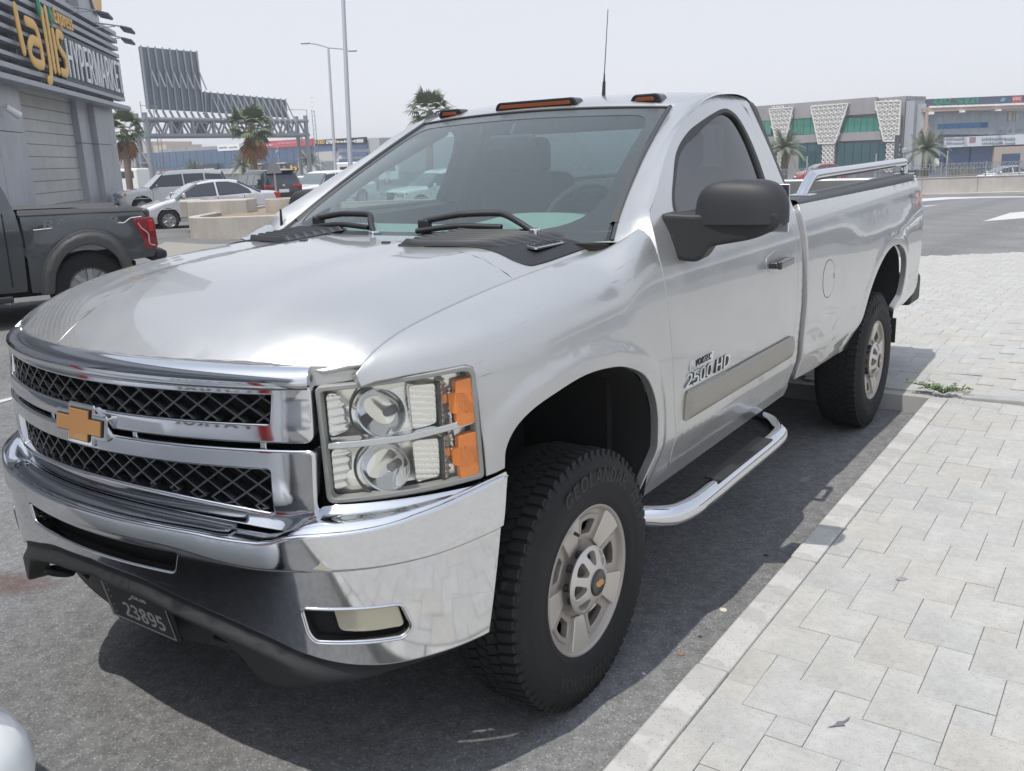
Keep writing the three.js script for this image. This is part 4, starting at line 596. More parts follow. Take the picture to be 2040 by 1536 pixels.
  const tones = [[0.492, 0.486, 0.470], [0.484, 0.480, 0.468], [0.500, 0.494, 0.478], [0.487, 0.487, 0.480], [0.496, 0.48, 0.455], [0.478, 0.478, 0.471]], bm = tones.map((t) => t.map((v) => v * 0.94)).map((t) => std(t, 0.9, 0, { map: tPaver, bumpMap: tPaverB, bumpScale: 0.0015 }));
  const rest = [], restCol = [];
  list.forEach((b, n) => {
    const k = Math.floor(rnd() * 6), kk = rnd() < 0.09 && b.x < 1.8 ? 4 : k, g = brickGeo(b.w, b.d, Math.floor(rnd() * 5)), y = tops(b.x, b.z) + rr(-0.0016, 0.0016), rx = rr(-0.008, 0.008), rz = rr(-0.008, 0.008);
    if (n < 300) { const m = part(pv, 'paving_stone', g, bm[kk]); m.position.set(b.x, y, b.z); m.rotation.set(rx, 0, rz); }
    else { const c = g.clone(); c.rotateX(rx); c.rotateZ(rz); c.translate(b.x, y, b.z); const t = tones[kk], far = 1; c.setAttribute('color', new THREE.Float32BufferAttribute(Array.from({ length: c.attributes.position.count }, () => t.map((v) => v * 0.94)).flat(), 3)); rest.push(c); }
  });
  const stuff = part(pv, 'paving_stones', mergeGeometries(rest), std(1, 0.9, 0, { map: tPaver, vertexColors: true })); stuff.userData.kind = 'stuff';
}
// painted markings, each a thin sheet above the road
const paintM = std([0.62, 0.62, 0.6], 0.8, 0, { map: rep(tConc, 0.6) });
function marking(px, lift = 0.005) { const p = px.map((q) => onG(q[0], q[1], lift)), pos = []; const tr = THREE.ShapeUtils.triangulateShape(p.map((q) => new THREE.Vector2(q.x, q.z)), []); for (const t of tr) for (const i of t) pos.push(p[i].x, gnd(p[i].x, p[i].z) + lift, p[i].z); const g = geoOf(pos); if (g.attributes.normal.getY(0) < 0) { const a = g.attributes.position; for (let i = 0; i < a.count; i += 3) for (const k of ['X', 'Y', 'Z']) { const s = a['get' + k](i + 1); a['set' + k](i + 1, a['get' + k](i + 2)); a['set' + k](i + 2, s); } g.computeVertexNormals(); } return struct('road_marking', g, paintM); }
marking([[1958, 441], [2012, 424], [2046, 421], [2046, 434]]);
marking([[1800, 398], [1880, 393], [1990, 391.5], [2050, 391], [2050, 393], [1960, 394], [1890, 397], [1800, 404]]);
marking([[1830, 411], [1872, 407.5], [1846, 411.5]]);
marking([[-10, 799], [36, 788], [37, 792], [-10, 805]]);
marking([[640, 476], [700, 472.5], [700, 474], [640, 478]]);
// pale paved strip in front of the planter
marking([[296, 497], [330, 482], [420, 487], [640, 480], [700, 492], [500, 520], [330, 512]], 0.004).material = std([0.36, 0.34, 0.31], 0.9, 0, { map: tPaver });
// rusty stain and litter
{ const p = onG(26, 1164), N = 128, d = new Uint8Array(N * N * 4); for (let j = 0; j < N; j++) for (let i = 0; i < N; i++) { const x = i / N * 2 - 1, y = j / N * 2 - 1, v = clamp(1.15 - Math.hypot(x, y) - 0.9 * (fbm(i / N * 6, j / N * 6, 6, 21, 4) - 0.35)), o = (j * N + i) * 4; d[o] = d[o + 1] = d[o + 2] = 255 * clamp(v * 0.5); d[o + 3] = 255; } const am = new THREE.DataTexture(d, N, N); am.magFilter = THREE.LinearFilter; am.needsUpdate = true;
  const g = new THREE.PlaneGeometry(0.5, 0.28); g.rotateX(-Math.PI / 2); const m = struct('stain', g, std([0.16, 0.085, 0.07], 0.95, 0, { alphaMap: am, transparent: true })); m.position.set(p.x, 0.004, p.z); m.rotation.y = 0.6; }

// ------------------------------------------------------------------ buildings
const cladding = std([0.5, 0.51, 0.535], 0.45, 0.1, { map: rep(tConc, 0.22) }), frameM = std([0.36, 0.38, 0.41], 0.45, 0.3), steelM = std([0.30, 0.32, 0.345], 0.5, 0.35), darkPanel = std([0.035, 0.045, 0.06], 0.5), yellowM = std([0.78, 0.47, 0.13], 0.5), whiteM = std([0.85, 0.86, 0.87], 0.5);
// a frame in a facade: origin at the left pixel, x to the right along the wall, z out of it
function wallFrame(name, label, category, A, B, group) {
  const a = at(...A), b = at(...B), U = V(b.x - a.x, 0, b.z - a.z), len = U.length(); U.normalize(); const N = V(-U.z, 0, U.x);
  const y0 = gnd(a.x, a.z), t = thing(name, label, category, [a.x, y0, a.z], Math.atan2(-U.z, U.x), group);
  const map = (px, py, off = 0) => { const d = dirPx(px, py), o = a.clone().addScaledVector(N, off), k = o.clone().sub(CAM).dot(N) / d.dot(N), p = CAM.clone().addScaledVector(d, k); return [(p.x - a.x) * U.x + (p.z - a.z) * U.z, p.y - y0]; };
  const bx = (L, T, R, Bt) => { const cx = (L + R) / 2, m = (T + Bt) / 2; return [map(L, m)[0], map(cx, Bt)[1], map(R, m)[0], map(cx, T)[1]]; };
  const put = (nm, px, z0, z1, mat, parent = t, lab) => { const [x0, yb, x1, yt] = bx(...px); return part(parent, nm, boxUV(box(x1 - x0, yt - yb, z1 - z0, (x0 + x1) / 2, (yt + yb) / 2, (z0 + z1) / 2)), mat, lab); };
  const poly = (nm, pts, z0, depth, mat, parent = t) => part(parent, nm, boxUV(prism(pts.map((p) => map(...p)), depth).translate(0, 0, z0)), mat);
  const text = (nm, str, px, z, mat, o = {}, parent = t) => { const [x0, yb, x1, yt] = bx(...px), g = letters(str, yt - yb, o.depth ?? 0.04, o); g.computeBoundingBox(); const bb = g.boundingBox; g.scale((x1 - x0) / (bb.max.x - bb.min.x), (yt - yb) / (bb.max.y - bb.min.y), 1); g.computeBoundingBox(); g.translate((x0 + x1) / 2 - (g.boundingBox.min.x + g.boundingBox.max.x) / 2, yb - g.boundingBox.min.y, z); return part(parent, nm, g, mat); };
  return { t, len, map, bx, put, poly, text };
}
// --- the grey hypermarket on the left
{
  const C = V(-37.03, -0.5, -22.6), U = V(0.71, 0, 0.704), tn = Math.atan2(0.704, -0.71);
  const b = thing('hypermarket', 'grey clad shop building with yellow and white sign letters above a big closed shutter', 'building', [C.x, C.y, C.z], tn);
  const bx = (n, x0, x1, y0, y1, z0, z1, m, par = b, lab) => part(par, n, boxUV(box(x1 - x0, y1 - y0, z1 - z0, (x0 + x1) / 2, (y0 + y1) / 2 + 0.5, (z0 + z1) / 2)), m, lab);
  const W = -56;
  bx('core', W, 0.9, -0.5, 13.2, -14, -0.55, std([0.3, 0.305, 0.32], 0.6)); bx('tower', -7.4, 0.95, 11.2, 18.5, -12, -0.05, cladding);
  // cladding panels with open joints
  const panel = (x0, x1, y0, y1, z = 0) => bx('cladding_panel', x0 + 0.012, x1 - 0.012, y0 + 0.012, y1 - 0.012, z - 0.5, z, cladding);
  for (const [x0, x1] of [[-0.35, 0.95], [-2.45, -0.35]]) for (const [y0, y1] of [[-0.4, 2.88], [2.88, 5.0], [7.9, 11.2]]) panel(x0, x1, y0, y1, 0);
  for (const [y0, y1] of [[-0.4, 2.9], [2.9, 5.0]]) panel(-4.15, -2.45, y0, y1, -0.25);
  for (let i = 0; i < 17; i++) { const x1 = -11.95 - i * 2.6; for (const [y0, y1] of [[-0.4, 3.05], [3.05, 5.0], [7.9, 11.2]]) panel(x1 - 2.6, x1, y0, y1, 0); }
  // shutter: wide horizontal slats
  const slatM = std([0.6, 0.6, 0.57], 0.55, 0.1, { map: rep(tConc, 0.12, 0.35) });
  for (let i = 0; i < 10; i++) bx('shutter_slat', -11.9, -4.15, 0.62 + i * 0.43, 0.62 + i * 0.43 + 0.405, -0.62, -0.5 - (i % 2) * 0.006, slatM);
  bx('shutter_ledge', -11.9, -4.15, -0.4, 0.6, -0.62, -0.36, std([0.4, 0.39, 0.37], 0.85, 0, { map: tConc }));
  for (let i = 0; i < 8; i++) bx('shutter_slat', -11.9, -2.5, 7.95 + i * 0.42, 7.95 + i * 0.42 + 0.395, -0.6, -0.45, slatM);
  // sign band: horizontal bars standing off the wall, uprights, dark board
  bx('sign_recess', W, 0.9, 5.0, 7.9, -0.55, -0.05, std([0.16, 0.17, 0.19], 0.6));
  for (const y of [4.52, 4.92, 6.82, 7.14, 7.46, 7.80]) bx('sign_louver', W, 1.35, y - 0.07, y + 0.09, 0.2, y < 4.6 ? 0.75 : 0.55, frameM);
  for (const y of [5.3, 5.7, 6.1, 6.45]) { bx('sign_louver', 0.95, 1.35, y - 0.06, y + 0.06, 0.0, 0.5, frameM); bx('sign_louver', W, -8.25, y - 0.06, y + 0.06, 0.2, 0.5, frameM); }
  for (let x = 0.5; x > -26; x -= 2.1) bx('sign_upright', x - 0.05, x + 0.05, 4.5, 7.85, 0.02, 0.2, frameM);
  bx('sign_board', -8.2, 1.2, 5.0, 6.66, 0.4, 0.56, darkPanel);
  const word = (str, x0, x1, y0, y1, z, m, f = font, depth = 0.05) => { const g = letters(str, 1, depth, { f, cs: 5 }); g.computeBoundingBox(); const q = g.boundingBox; g.scale((x1 - x0) / (q.max.x - q.min.x), (y1 - y0) / (q.max.y - q.min.y), 1); g.computeBoundingBox(); g.translate(x0 - g.boundingBox.min.x, y0 - g.boundingBox.min.y + 0.5, z); return g; };
  let wx = -7.75; const wd = { H: 0.86, Y: 0.84, P: 0.74, E: 0.66, R: 0.84, M: 1.02, A: 0.86, K: 0.86, T: 0.8 };
  for (const ch of 'HYPERMARKET') { part(b, 'sign_letter', word(ch, wx, wx + wd[ch] - 0.17, 5.16, 6.5, 0.57, whiteM, fontR), whiteM); wx += wd[ch] * 0.995; }
  const ex = word('Express', -8.85, -6.5, 6.72, 7.42, 0.6, yellowM); part(b, 'sign_word', ex, yellowM);
  const strk = (pts, r) => { const g = tube(pts.map(([x, y]) => [x, y + 0.5, 0]), r, { n: 10, tension: 0.4 }); const caps = [pts[0], pts[pts.length - 1]].map(([x, y]) => new THREE.SphereGeometry(r, 10, 8).translate(x, y + 0.5, 0)); const m = merge([g, ...caps]); m.scale(1, 1, 0.25); return m.translate(0, 0, 0.68); };
  for (const [pts, r] of [[[[-13.25, 6.7], [-13.2, 6.2], [-13.05, 5.5]], 0.19], [[[-12.35, 6.45], [-11.55, 6.42], [-11.25, 6.1], [-11.2, 5.3], [-11.75, 5.2], [-12.3, 5.3], [-12.42, 5.65], [-12.0, 5.92], [-11.3, 5.9]], 0.17], [[[-10.5, 7.05], [-10.42, 6.4], [-10.4, 5.3], [-10.55, 4.85], [-10.85, 4.75]], 0.16], [[[-9.98, 7.15], [-9.95, 6.2], [-9.95, 5.2]], 0.15], [[[-9.5, 6.5], [-9.48, 5.9], [-9.48, 5.2]], 0.15], [[[-8.4, 6.5], [-8.95, 6.5], [-9.05, 6.15], [-8.7, 5.9], [-8.35, 5.75], [-8.35, 5.35], [-8.6, 5.2], [-9.08, 5.2]], 0.16]]) part(b, 'sign_letter', strk(pts, r), yellowM);
  const leafM = std([0.06, 0.3, 0.17], 0.5); for (const [x, y] of [[-10.75, 7.1], [-9.5, 7.0]]) { const g = new THREE.SphereGeometry(0.2, 12, 10); g.scale(0.7, 1.5, 0.4); part(b, 'sign_leaf', g.translate(x, y + 0.5, 0.68), leafM); }
  // round badge near the roof
  const disc = new THREE.CylinderGeometry(0.75, 0.75, 0.12, 40); disc.rotateX(Math.PI / 2); const dd = part(b, 'round_sign', disc.translate(0.35, 9.75, 0.1), yellowM); part(dd, 'sign_rim', new THREE.TorusGeometry(0.75, 0.05, 8, 48).translate(0.35, 9.75, 0.12), whiteM);
  // camera on the left wall
  part(b, 'security_camera', merge([rod([-14.1, 4.25, 0.2], [-13.75, 4.0, 0.45], 0.1, 0.12, 14), rod([-14.1, 4.3, 0], [-14.1, 4.25, 0.3], 0.03)]), whiteM);
  const head = (x, y, z, i) => { const g = new THREE.Group(); g.name = 'floodlight'; b.add(g); part(g, 'arm', merge([rod([x - 1.6, y + 0.2, 0], [x - 0.1, y + 0.1, z], 0.03), rod([x - 1.6, y - 0.15, 0], [x - 0.5, y + 0.08, z * 0.75], 0.02)]), frameM); part(g, 'lamp_head', rbox(0.75, 0.12, 0.5, 0.05, x, y, z, 0.25, 0, -0.12), std([0.14, 0.15, 0.17], 0.5)); };
  head(-4.5, 8.25, 1.4, 0); head(-1.4, 8.1, 1.6, 1); head(1.5, 8.0, 1.0, 2); head(-14, 8.3, 1.4, 3);
}
// --- right: building with white perforated wedges over green glass
{
  const w = wallFrame('lattice_building', 'office building with white lattice wedges over bands of green glass', 'building', [1440, 340, 122], [1798, 335, 104]), { t, put, poly, map } = w;
  const mauve = std([0.35, 0.335, 0.34], 0.6, 0, { map: rep(tConc, 0.1) }), green = phy([0.03, 0.22, 0.16], 0.12, 0.2, { clearcoat: 1 }), teal = phy([0.02, 0.085, 0.1], 0.1, 0.2, { clearcoat: 1 }), mull = std([0.05, 0.12, 0.11], 0.5);
  const [ , , xr, yt] = w.bx(1440, 205, 1798, 340);
  part(t, 'wall', boxUV(box(xr + 1.6, yt + 1.5, 5, xr / 2 - 1, yt / 2 - 0.75, -3.1)), mauve);
  put('parapet', [1440, 205, 1744, 236], -0.5, 0.0, mauve); put('spandrel', [1440, 268, 1790, 284], -0.5, 0.02, mauve);
  for (const [L, R] of [[1440, 1536], [1574, 1640], [1676, 1764]]) { const n = Math.max(1, Math.round((R - L) / 13)); for (let i = 0; i < n; i++) { const a = lerp(L, R, i / n), b = lerp(L, R, (i + 1) / n); put('window', [a + 0.4, 235, b - 0.4, 268], -0.6, -0.08, green); } }
  for (const [L, R] of [[1440, 1552], [1590, 1641], [1664, 1766]]) { const n = Math.max(1, Math.round((R - L) / 17)); for (let i = 0; i < n; i++) { const a = lerp(L, R, i / n), b = lerp(L, R, (i + 1) / n); put('shop_window', [a + 0.5, 285, b - 0.5, 338], -0.6, -0.1, teal); } }
  // wedges: plate plus lattice of bars
  const plateM = std([0.46, 0.45, 0.43], 0.7), latM = std([0.70, 0.69, 0.66], 0.6);
  for (const q of [[[1536, 217], [1583, 214], [1568, 285], [1550, 286]], [[1619, 212], [1693, 206], [1667, 285], [1634, 286]], [[1747, 203], [1798, 201], [1793, 281], [1764, 281]]]) {
    const g = poly('wedge', q, 0.05, 0.35, plateM), P = q.map((p) => map(...p)), bars = [], inside = (x, y) => { let c = false; for (let i = 0, j = 3; i < 4; j = i++) if ((P[i][1] > y) !== (P[j][1] > y) && x < (P[j][0] - P[i][0]) * (y - P[i][1]) / (P[j][1] - P[i][1]) + P[i][0]) c = !c; return c; };
    const xs = P.map((p) => p[0]), ys = P.map((p) => p[1]), S = 0.62; for (let x = Math.min(...xs); x < Math.max(...xs); x += S) for (let y = Math.min(...ys), r = 0; y < Math.max(...ys); y += S * 0.86, r++) { const X = x + (r % 2) * S / 2; if (!inside(X, y)) continue; const h = new THREE.TorusGeometry(S * 0.42, 0.06, 4, 6); bars.push(h.translate(X, y, 0.43)); }
    for (let i = 0; i < 4; i++) { const a = P[i], b2 = P[(i + 1) % 4]; bars.push(beam([a[0], a[1], 0.42], [b2[0], b2[1], 0.42], 0.14)); }
    const m = part(g, 'lattice', merge(bars), latM); m.userData.kind = 'stuff';
  }
  for (const [L, R] of [[1641, 1664], [1768, 1790], [1552, 1566]]) { const c = put('column', [L, 286, R, 338], 0.0, 0.3, plateM), [x0, y0, x1, y1] = w.bx(L, 286, R, 338), bars = []; for (let x = x0 + 0.2, k = 0; x < x1; x += 0.55, k++) for (let y = y0; y < y1; y += 0.55) bars.push(new THREE.TorusGeometry(0.24, 0.07, 4, 6).translate(x, y, 0.35)); const m = part(c, 'lattice', merge(bars), latM); m.userData.kind = 'stuff'; }
  put('side_block', [1799, 201, 1816, 338], -3, -0.3, std([0.36, 0.38, 0.41], 0.6)); put('side_block', [1816, 207, 1832, 338], -5, -1, std([0.38, 0.4, 0.43], 0.6));
  const unit = (px) => put('rooftop_unit', px, -9, -6, std([0.42, 0.42, 0.42], 0.7)); unit([1614, 199, 1650, 213]); unit([1600, 208, 1614, 216]); unit([1508, 211, 1520, 220]); unit([1520, 212, 1548, 218]);
  put('kerbside_screen', [1542, 304, 1580, 334], 6, 6.2, std([0.25, 0.26, 0.28], 0.7));
}
// --- far right: grey building with a ticker board on the roof
{
  const w = wallFrame('office_building', 'grey office building with tan frame and an electronic ticker board along its roof', 'building', [1834, 335, 104], [2060, 330, 103.5]), { t, put, text } = w;
  const grey = std([0.38, 0.42, 0.46], 0.55, 0, { map: rep(tConc, 0.12) }), tan = std([0.46, 0.34, 0.28], 0.7), blue = phy([0.04, 0.2, 0.42], 0.1, 0.2, { clearcoat: 1 }), navy = phy([0.05, 0.085, 0.17], 0.15, 0.2, { clearcoat: 1 });
  const [x0, , x1, yt] = w.bx(1834, 217, 2060, 335); part(t, 'wall', boxUV(box(x1 + 22, yt + 1.2, 25, x1 / 2 + 11, yt / 2 - 0.6, -13.1)), grey);
  for (let i = 0; i < 12; i++) put('cladding_panel', [1842 + i * 18.2, 221, 1859.9 + i * 18.2, 268], -0.5, 0, grey);
  put('frame', [1834, 210, 2075, 219], -0.3, 0.9, tan); put('frame', [1834, 219, 1840, 335], -0.3, 0.9, tan); for (let i = 0; i < 14; i++) put('ledge_tile', [1846 + i * 14, 212 - i * 0.45, 1858.5 + i * 14, 215.5 - i * 0.45], 0.2, 1.0, whiteM);
  const bd = put('ticker_board', [1843, 193, 2080, 208], 0.0, 0.5, std([0.07, 0.085, 0.12], 0.5)), led = std([0.03, 0.32, 0.17], 0.5);
  text('ticker_text', '4,452', [1855, 197.5, 1890, 209], 0.52, led, {}, bd); text('ticker_text', '%', [1902, 197, 1913, 206.5], 0.52, led, {}, bd); text('ticker_text', '0.61', [1918, 196, 1944, 206], 0.52, led, {}, bd); text('ticker_text', '#', [1988, 195, 1999, 203], 0.52, std([0.18, 0.4, 0.55], 0.5), {}, bd);
  put('red_panel', [2012, 191, 2031, 205], 0.5, 0.53, std([0.42, 0.06, 0.08], 0.5), bd); text('ticker_text', 'UDC', [2013, 194, 2030, 200], 0.54, std([0.75, 0.6, 0.6], 0.5), {}, bd);
  for (let i = 0; i < 7; i++) put('window', [1868 + i * 14.3, 247 - i * 0.55, 1881.5 + i * 14.3, 257 - i * 0.5], -0.4, 0.06, i === 6 ? phy([0.02, 0.1, 0.28], 0.1, 0.2) : blue);
  const sb = put('sign_band', [1880, 270, 2080, 290], 0, 0.3, std([0.62, 0.65, 0.7], 0.6));
  const ink = std([0.25, 0.27, 0.32], 0.6); for (const [a, b] of [[1882, 1895], [1898, 1918], [1953, 1972], [1975, 1996], [1999, 2020]]) { for (let k = 0; k < 2; k++) { const [p, q, r, s] = w.bx(a, 273 + k * 9, b, 280 + k * 8), bits = []; for (let x = p; x < r; x += (r - p) / 5) { bits.push(box((r - p) / 9, (s - q) * rr(0.4, 1), 0.04, x + 0.1, q + (s - q) * 0.45, 0.32)); } bits.push(box(r - p, (s - q) * 0.22, 0.04, (p + r) / 2, q + 0.1, 0.325)); part(sb, 'sign_lettering', merge(bits), ink); } }
  put('sign_emblem', [1929, 273, 1941, 284], 0.3, 0.34, std([0.34, 0.2, 0.25], 0.6), sb);
  text('wall_lettering', 'ALA HOUSE', [1988, 256, 2075, 265], 0.02, std([0.26, 0.29, 0.33], 0.6)); for (const px of [[2008, 223, 2014, 240], [2018, 221, 2021, 240], [2023, 221, 2027, 240]]) put('wall_emblem', px, 0, 0.15, std([0.45, 0.4, 0.34], 0.6));
  for (const [L, R] of [[1840, 1881], [1884, 1930], [1934, 1975]]) put('shop_window', [L, 292, R, 334], -0.4, 0.03, navy);
  put('tan_wall', [1977, 291, 2080, 334], -0.3, 0.35, std([0.44, 0.37, 0.33], 0.7)); put('window', [1992, 306, 2029, 333], 0.0, 0.39, navy); put('notice', [1861, 315, 1871, 330], 0.04, 0.08, whiteM);
  for (const px of [[1843, 224, 1850, 229], [1904, 221, 1911, 225], [1975, 219, 1982, 222]]) put('wall_lamp', px, 0.8, 1.5, whiteM);
}
// --- far left: long blue glazed row of shops
{
  const w = wallFrame('blue_shop_row', 'long low building with blue glazing, red sign and shop fronts behind the car park', 'building', [236, 350, 168], [628, 345, 140]), { t, put, text } = w;
  const blue = phy([0.06, 0.115, 0.22], 0.18, 0.25, { clearcoat: 1 }), grey = std([0.42, 0.42, 0.43], 0.7, 0, { map: rep(tConc, 0.1) }), red = std([0.55, 0.05, 0.09], 0.5);
  const [, , x1, yt] = w.bx(236, 306, 628, 350); part(t, 'wall', boxUV(box(x1, yt, 30, x1 / 2, yt / 2, -15.3)), grey);
  const n = 26; for (let i = 0; i < n; i++) { const a = lerp(270, 626, i / n), b = lerp(270, 626, (i + 1) / n), top = lerp(306, 287, i / n); put('window', [a + 0.25, top, b - 0.25, lerp(337, 331, i / n)], -0.4, 0, blue); }
  for (let i = 0; i < 9; i++) { const a = 314 + i * 13; put('parapet_panel', [a, lerp(297, 291, i / 8), a + 12.6, lerp(306, 300, i / 8)], -2, -0.6, grey); }
  const ws = put('white_sign', [434, 287, 478, 300], -0.5, 0.1, whiteM); text('sign_lettering', 'BUILDING MART', [437, 292.5, 453, 295.5], 0.11, frameM, {}, ws); text('sign_lettering', 'wb', [456, 291, 474, 295], 0.11, frameM, {}, ws);
  put('plant_room', [478, 283, 500, 300], -4, -1, grey);
  const rs = put('red_sign', [524, 279, 624, 293], -0.2, 0.2, red); text('sign_lettering', 'DMM', [534, 286, 545, 291], 0.22, whiteM, {}, rs); { const bits = []; for (const [L, R, T, B] of [[549, 598, 285, 286.5], [549, 603, 289, 290], [556, 600, 282.5, 284]]) { const [a, b, c, d] = w.bx(L, T, R, B); for (let x = a; x < c; x += 0.5) bits.push(box(rr(0.2, 0.42), (d - b) * rr(0.6, 1.2), 0.04, x, (b + d) / 2, 0.22)); } part(rs, 'sign_lettering', merge(bits), std([0.72, 0.5, 0.52], 0.5)); }
  put('fascia', [316, 338, 500, 348], -0.1, 0.5, std([0.5, 0.5, 0.5], 0.6)); text('shop_letters', 'lulbi', [324, 339, 350, 347.5], 0.55, red); text('shop_letters', 'h..', [364, 338, 380, 346], 0.55, red);
  const bs = put('black_sign', [398, 326.5, 440, 344], 0.3, 0.8, darkPanel); { const d = new THREE.CylinderGeometry(0.32, 0.32, 0.1, 20); d.rotateX(Math.PI / 2); const p = w.map(417, 339); part(bs, 'sign_disc', d.translate(p[0], p[1], 0.85), yellowM); text('sign_lettering', 'NIS', [422, 335, 435, 341], 0.82, whiteM, {}, bs); }
  put('small_sign', [441, 338, 447, 344], 0.4, 0.8, std([0.3, 0.5, 0.7], 0.5)); put('shop_front', [500, 326, 610, 345], -0.1, 0.4, std([0.06, 0.065, 0.08], 0.4)); put('awning', [516, 325.5, 530, 327], 0.4, 1.0, whiteM); put('awning', [553, 324, 578, 325.5], 0.4, 1.0, whiteM);
  text('shop_letters', 'DI Y', [497, 331, 527, 342], 0.45, std([0.75, 0.45, 0.06], 0.5)); text('shop_letters', 'Lbj', [569, 329, 604, 343], 0.45, std([0.75, 0.45, 0.06], 0.5)); put('shop_window', [510, 342, 600, 350], -0.2, 0.42, std([0.3, 0.3, 0.32], 0.5));
}
{
  const w = wallFrame('gym_building', 'white building with blue window bands and a black gym sign along its top', 'building', [622, 348, 140], [736, 343, 133]), { t, put, text } = w;
  const wh = std([0.6, 0.6, 0.62], 0.6), blue = phy([0.07, 0.14, 0.3], 0.18, 0.2, { clearcoat: 1 });
  const [, , x1, yt] = w.bx(622, 278, 736, 346); part(t, 'wall', boxUV(box(x1, yt + 1, 24, x1 / 2, yt / 2 - 0.5, -12.4)), wh);
  const s = put('gym_sign', [630, 276, 730, 288], -0.2, 0.3, std([0.02, 0.022, 0.03], 0.5)); text('sign_lettering', 'HERO', [631.5, 279.5, 650, 287], 0.32, yellowM, {}, s); text('sign_lettering', 'GYM', [653, 279, 666, 286.5], 0.32, whiteM, {}, s); { const g = new THREE.CylinderGeometry(0.3, 0.2, 0.1, 6); g.rotateX(Math.PI / 2); const p = w.map(672, 281.5); part(s, 'sign_emblem', g.translate(p[0], p[1], 0.36), yellowM); }
  { const bits = [], [a, b, c, d] = w.bx(676, 278, 711, 284); for (let x = a; x < c; x += 0.3) bits.push(box(0.22, (d - b) * rr(0.2, 0.9), 0.05, x, b + (d - b) * rr(0.3, 0.5), 0.33)); bits.push(box(c - a, (d - b) * 0.22, 0.05, (a + c) / 2, b + 0.15, 0.33)); part(s, 'sign_lettering', merge(bits), whiteM); }
  put('side_panel', [713, 277, 727, 284], 0.3, 0.33, wh, s);
  for (const [T, B] of [[288, 295], [303, 309], [317, 327]]) for (let i = 0; i < 8; i++) { const a = 668 + i * 7.9; if (T > 300 && a < 670) continue; put('window', [a, T, a + 7.6, B], -0.2, 0.06, blue); }
  put('blue_glazing', [626, 290, 668, 302], -0.2, 0.05, blue); put('printed_panel', [626, 302, 664, 322], 0, 0.08, std([0.45, 0.44, 0.43], 0.6)); put('grey_box', [634, 322, 680, 344], 0.5, 4, std([0.5, 0.51, 0.52], 0.6)); put('grey_end', [735, 275, 756, 346], -12, -0.2, std([0.42, 0.43, 0.44], 0.6));
  put('lattice_end', [756, 264, 800, 346], -30, -22, std([0.5, 0.48, 0.45], 0.7)); put('brown_block', [778, 266, 815, 346], -30, -21, std([0.3, 0.25, 0.22], 0.7));
}
{
  const w = wallFrame('tan_building', 'sandy flat roofed building far behind the left palm', 'building', [225, 345, 176], [292, 345, 172]), { t, put } = w;
  put('wall', [228, 284, 290, 345], -12, -1, std([0.5, 0.42, 0.35], 0.8)); put('wall', [258, 290, 318, 345], -11, -2, std([0.5, 0.43, 0.36], 0.8)); put('red_sign', [232, 300, 274, 314], -0.9, -0.4, std([0.42, 0.2, 0.18], 0.7)); put('roof_parapet', [228, 283, 254, 286], -12, -0.6, std([0.46, 0.38, 0.32], 0.8)); for (let k = 0; k < 3; k++) put('window_band', [238, 322 + k * 8, 262, 326 + k * 8], -0.95, -0.85, phy([0.05, 0.07, 0.13], 0.2, 0));
}

{ // continues to the right of the picture; the pickup's flank mirrors it
  const b = thing('shop_building', 'plain pale shop building continuing to the right beyond the picture edge', 'building', [34, gnd(34, -62) - 0.2, -62], -0.25), wl = std([0.4, 0.41, 0.43], 0.7, 0, { map: rep(tConc, 0.1) });
  part(b, 'wall', boxUV(box(46, 9, 16, 0, 4.5, -8)), wl); for (let i = 0; i < 14; i++) { part(b, 'window', box(2.6, 1.5, 0.1, -20.8 + i * 3.2, 6.4, 0.03), phy([0.04, 0.1, 0.16], 0.1, 0.2)); part(b, 'shop_window', box(2.8, 3, 0.1, -20.8 + i * 3.2, 1.8, 0.03), phy([0.03, 0.05, 0.07], 0.1, 0.2)); } part(b, 'sign_band', box(45, 0.9, 0.3, 0, 4.2, 0.16), whiteM);
}

// ------------------------------------------------------------------ other vehicles
const carGlass = phy([0.035, 0.045, 0.055], 0.04, 0, { clearcoat: 1, clearcoatRoughness: 0.02 }), carGlassClear = phy([0.11, 0.14, 0.15], 0.05, 0, { clearcoat: 1, clearcoatRoughness: 0.02 }), carPaint = (c, metal = 0) => phy(c, metal ? 0.35 : 0.3, metal, { clearcoat: 1, clearcoatRoughness: 0.04 });
const lampGlass = phy([0.55, 0.56, 0.55], 0.12, 0.5, { clearcoat: 1 }), tyreM = std([0.018, 0.018, 0.019], 0.85), rimM = phy([0.45, 0.45, 0.46], 0.35, 0.8);
function simpleWheel(parent, x, y, z, R, w, rimK, left, spokes = 6) {
  const g = new THREE.Group(); g.name = 'wheel'; parent.add(g); g.position.set(x, y, z); if (!left) g.rotation.y = Math.PI; const r = R * rimK;
  part(g, 'tyre', lathe([[r * 0.97, -0.03], [r * 1.02, -0.006], [R * 0.86, 0.004], [R * 0.95, -0.008], [R, -0.035], [R, -w + 0.035], [R * 0.95, -w], [r, -w]], 40), tyreM);
  part(g, 'rim', merge([lathe([[r, -0.012], [r * 0.96, -0.02], [r * 0.9, -0.06], [r * 0.3, -0.07], [r * 0.26, -0.03], [0, -0.025]], 32), ...Array.from({ length: spokes }, (_, i) => { const b = rbox(0.03, r * 0.74, r * 0.26, 0.01, 0, r * 0.56, 0); b.translate(-0.03, 0, 0); b.rotateX(i / spokes * 2 * Math.PI); return b; })]), rimM);
}
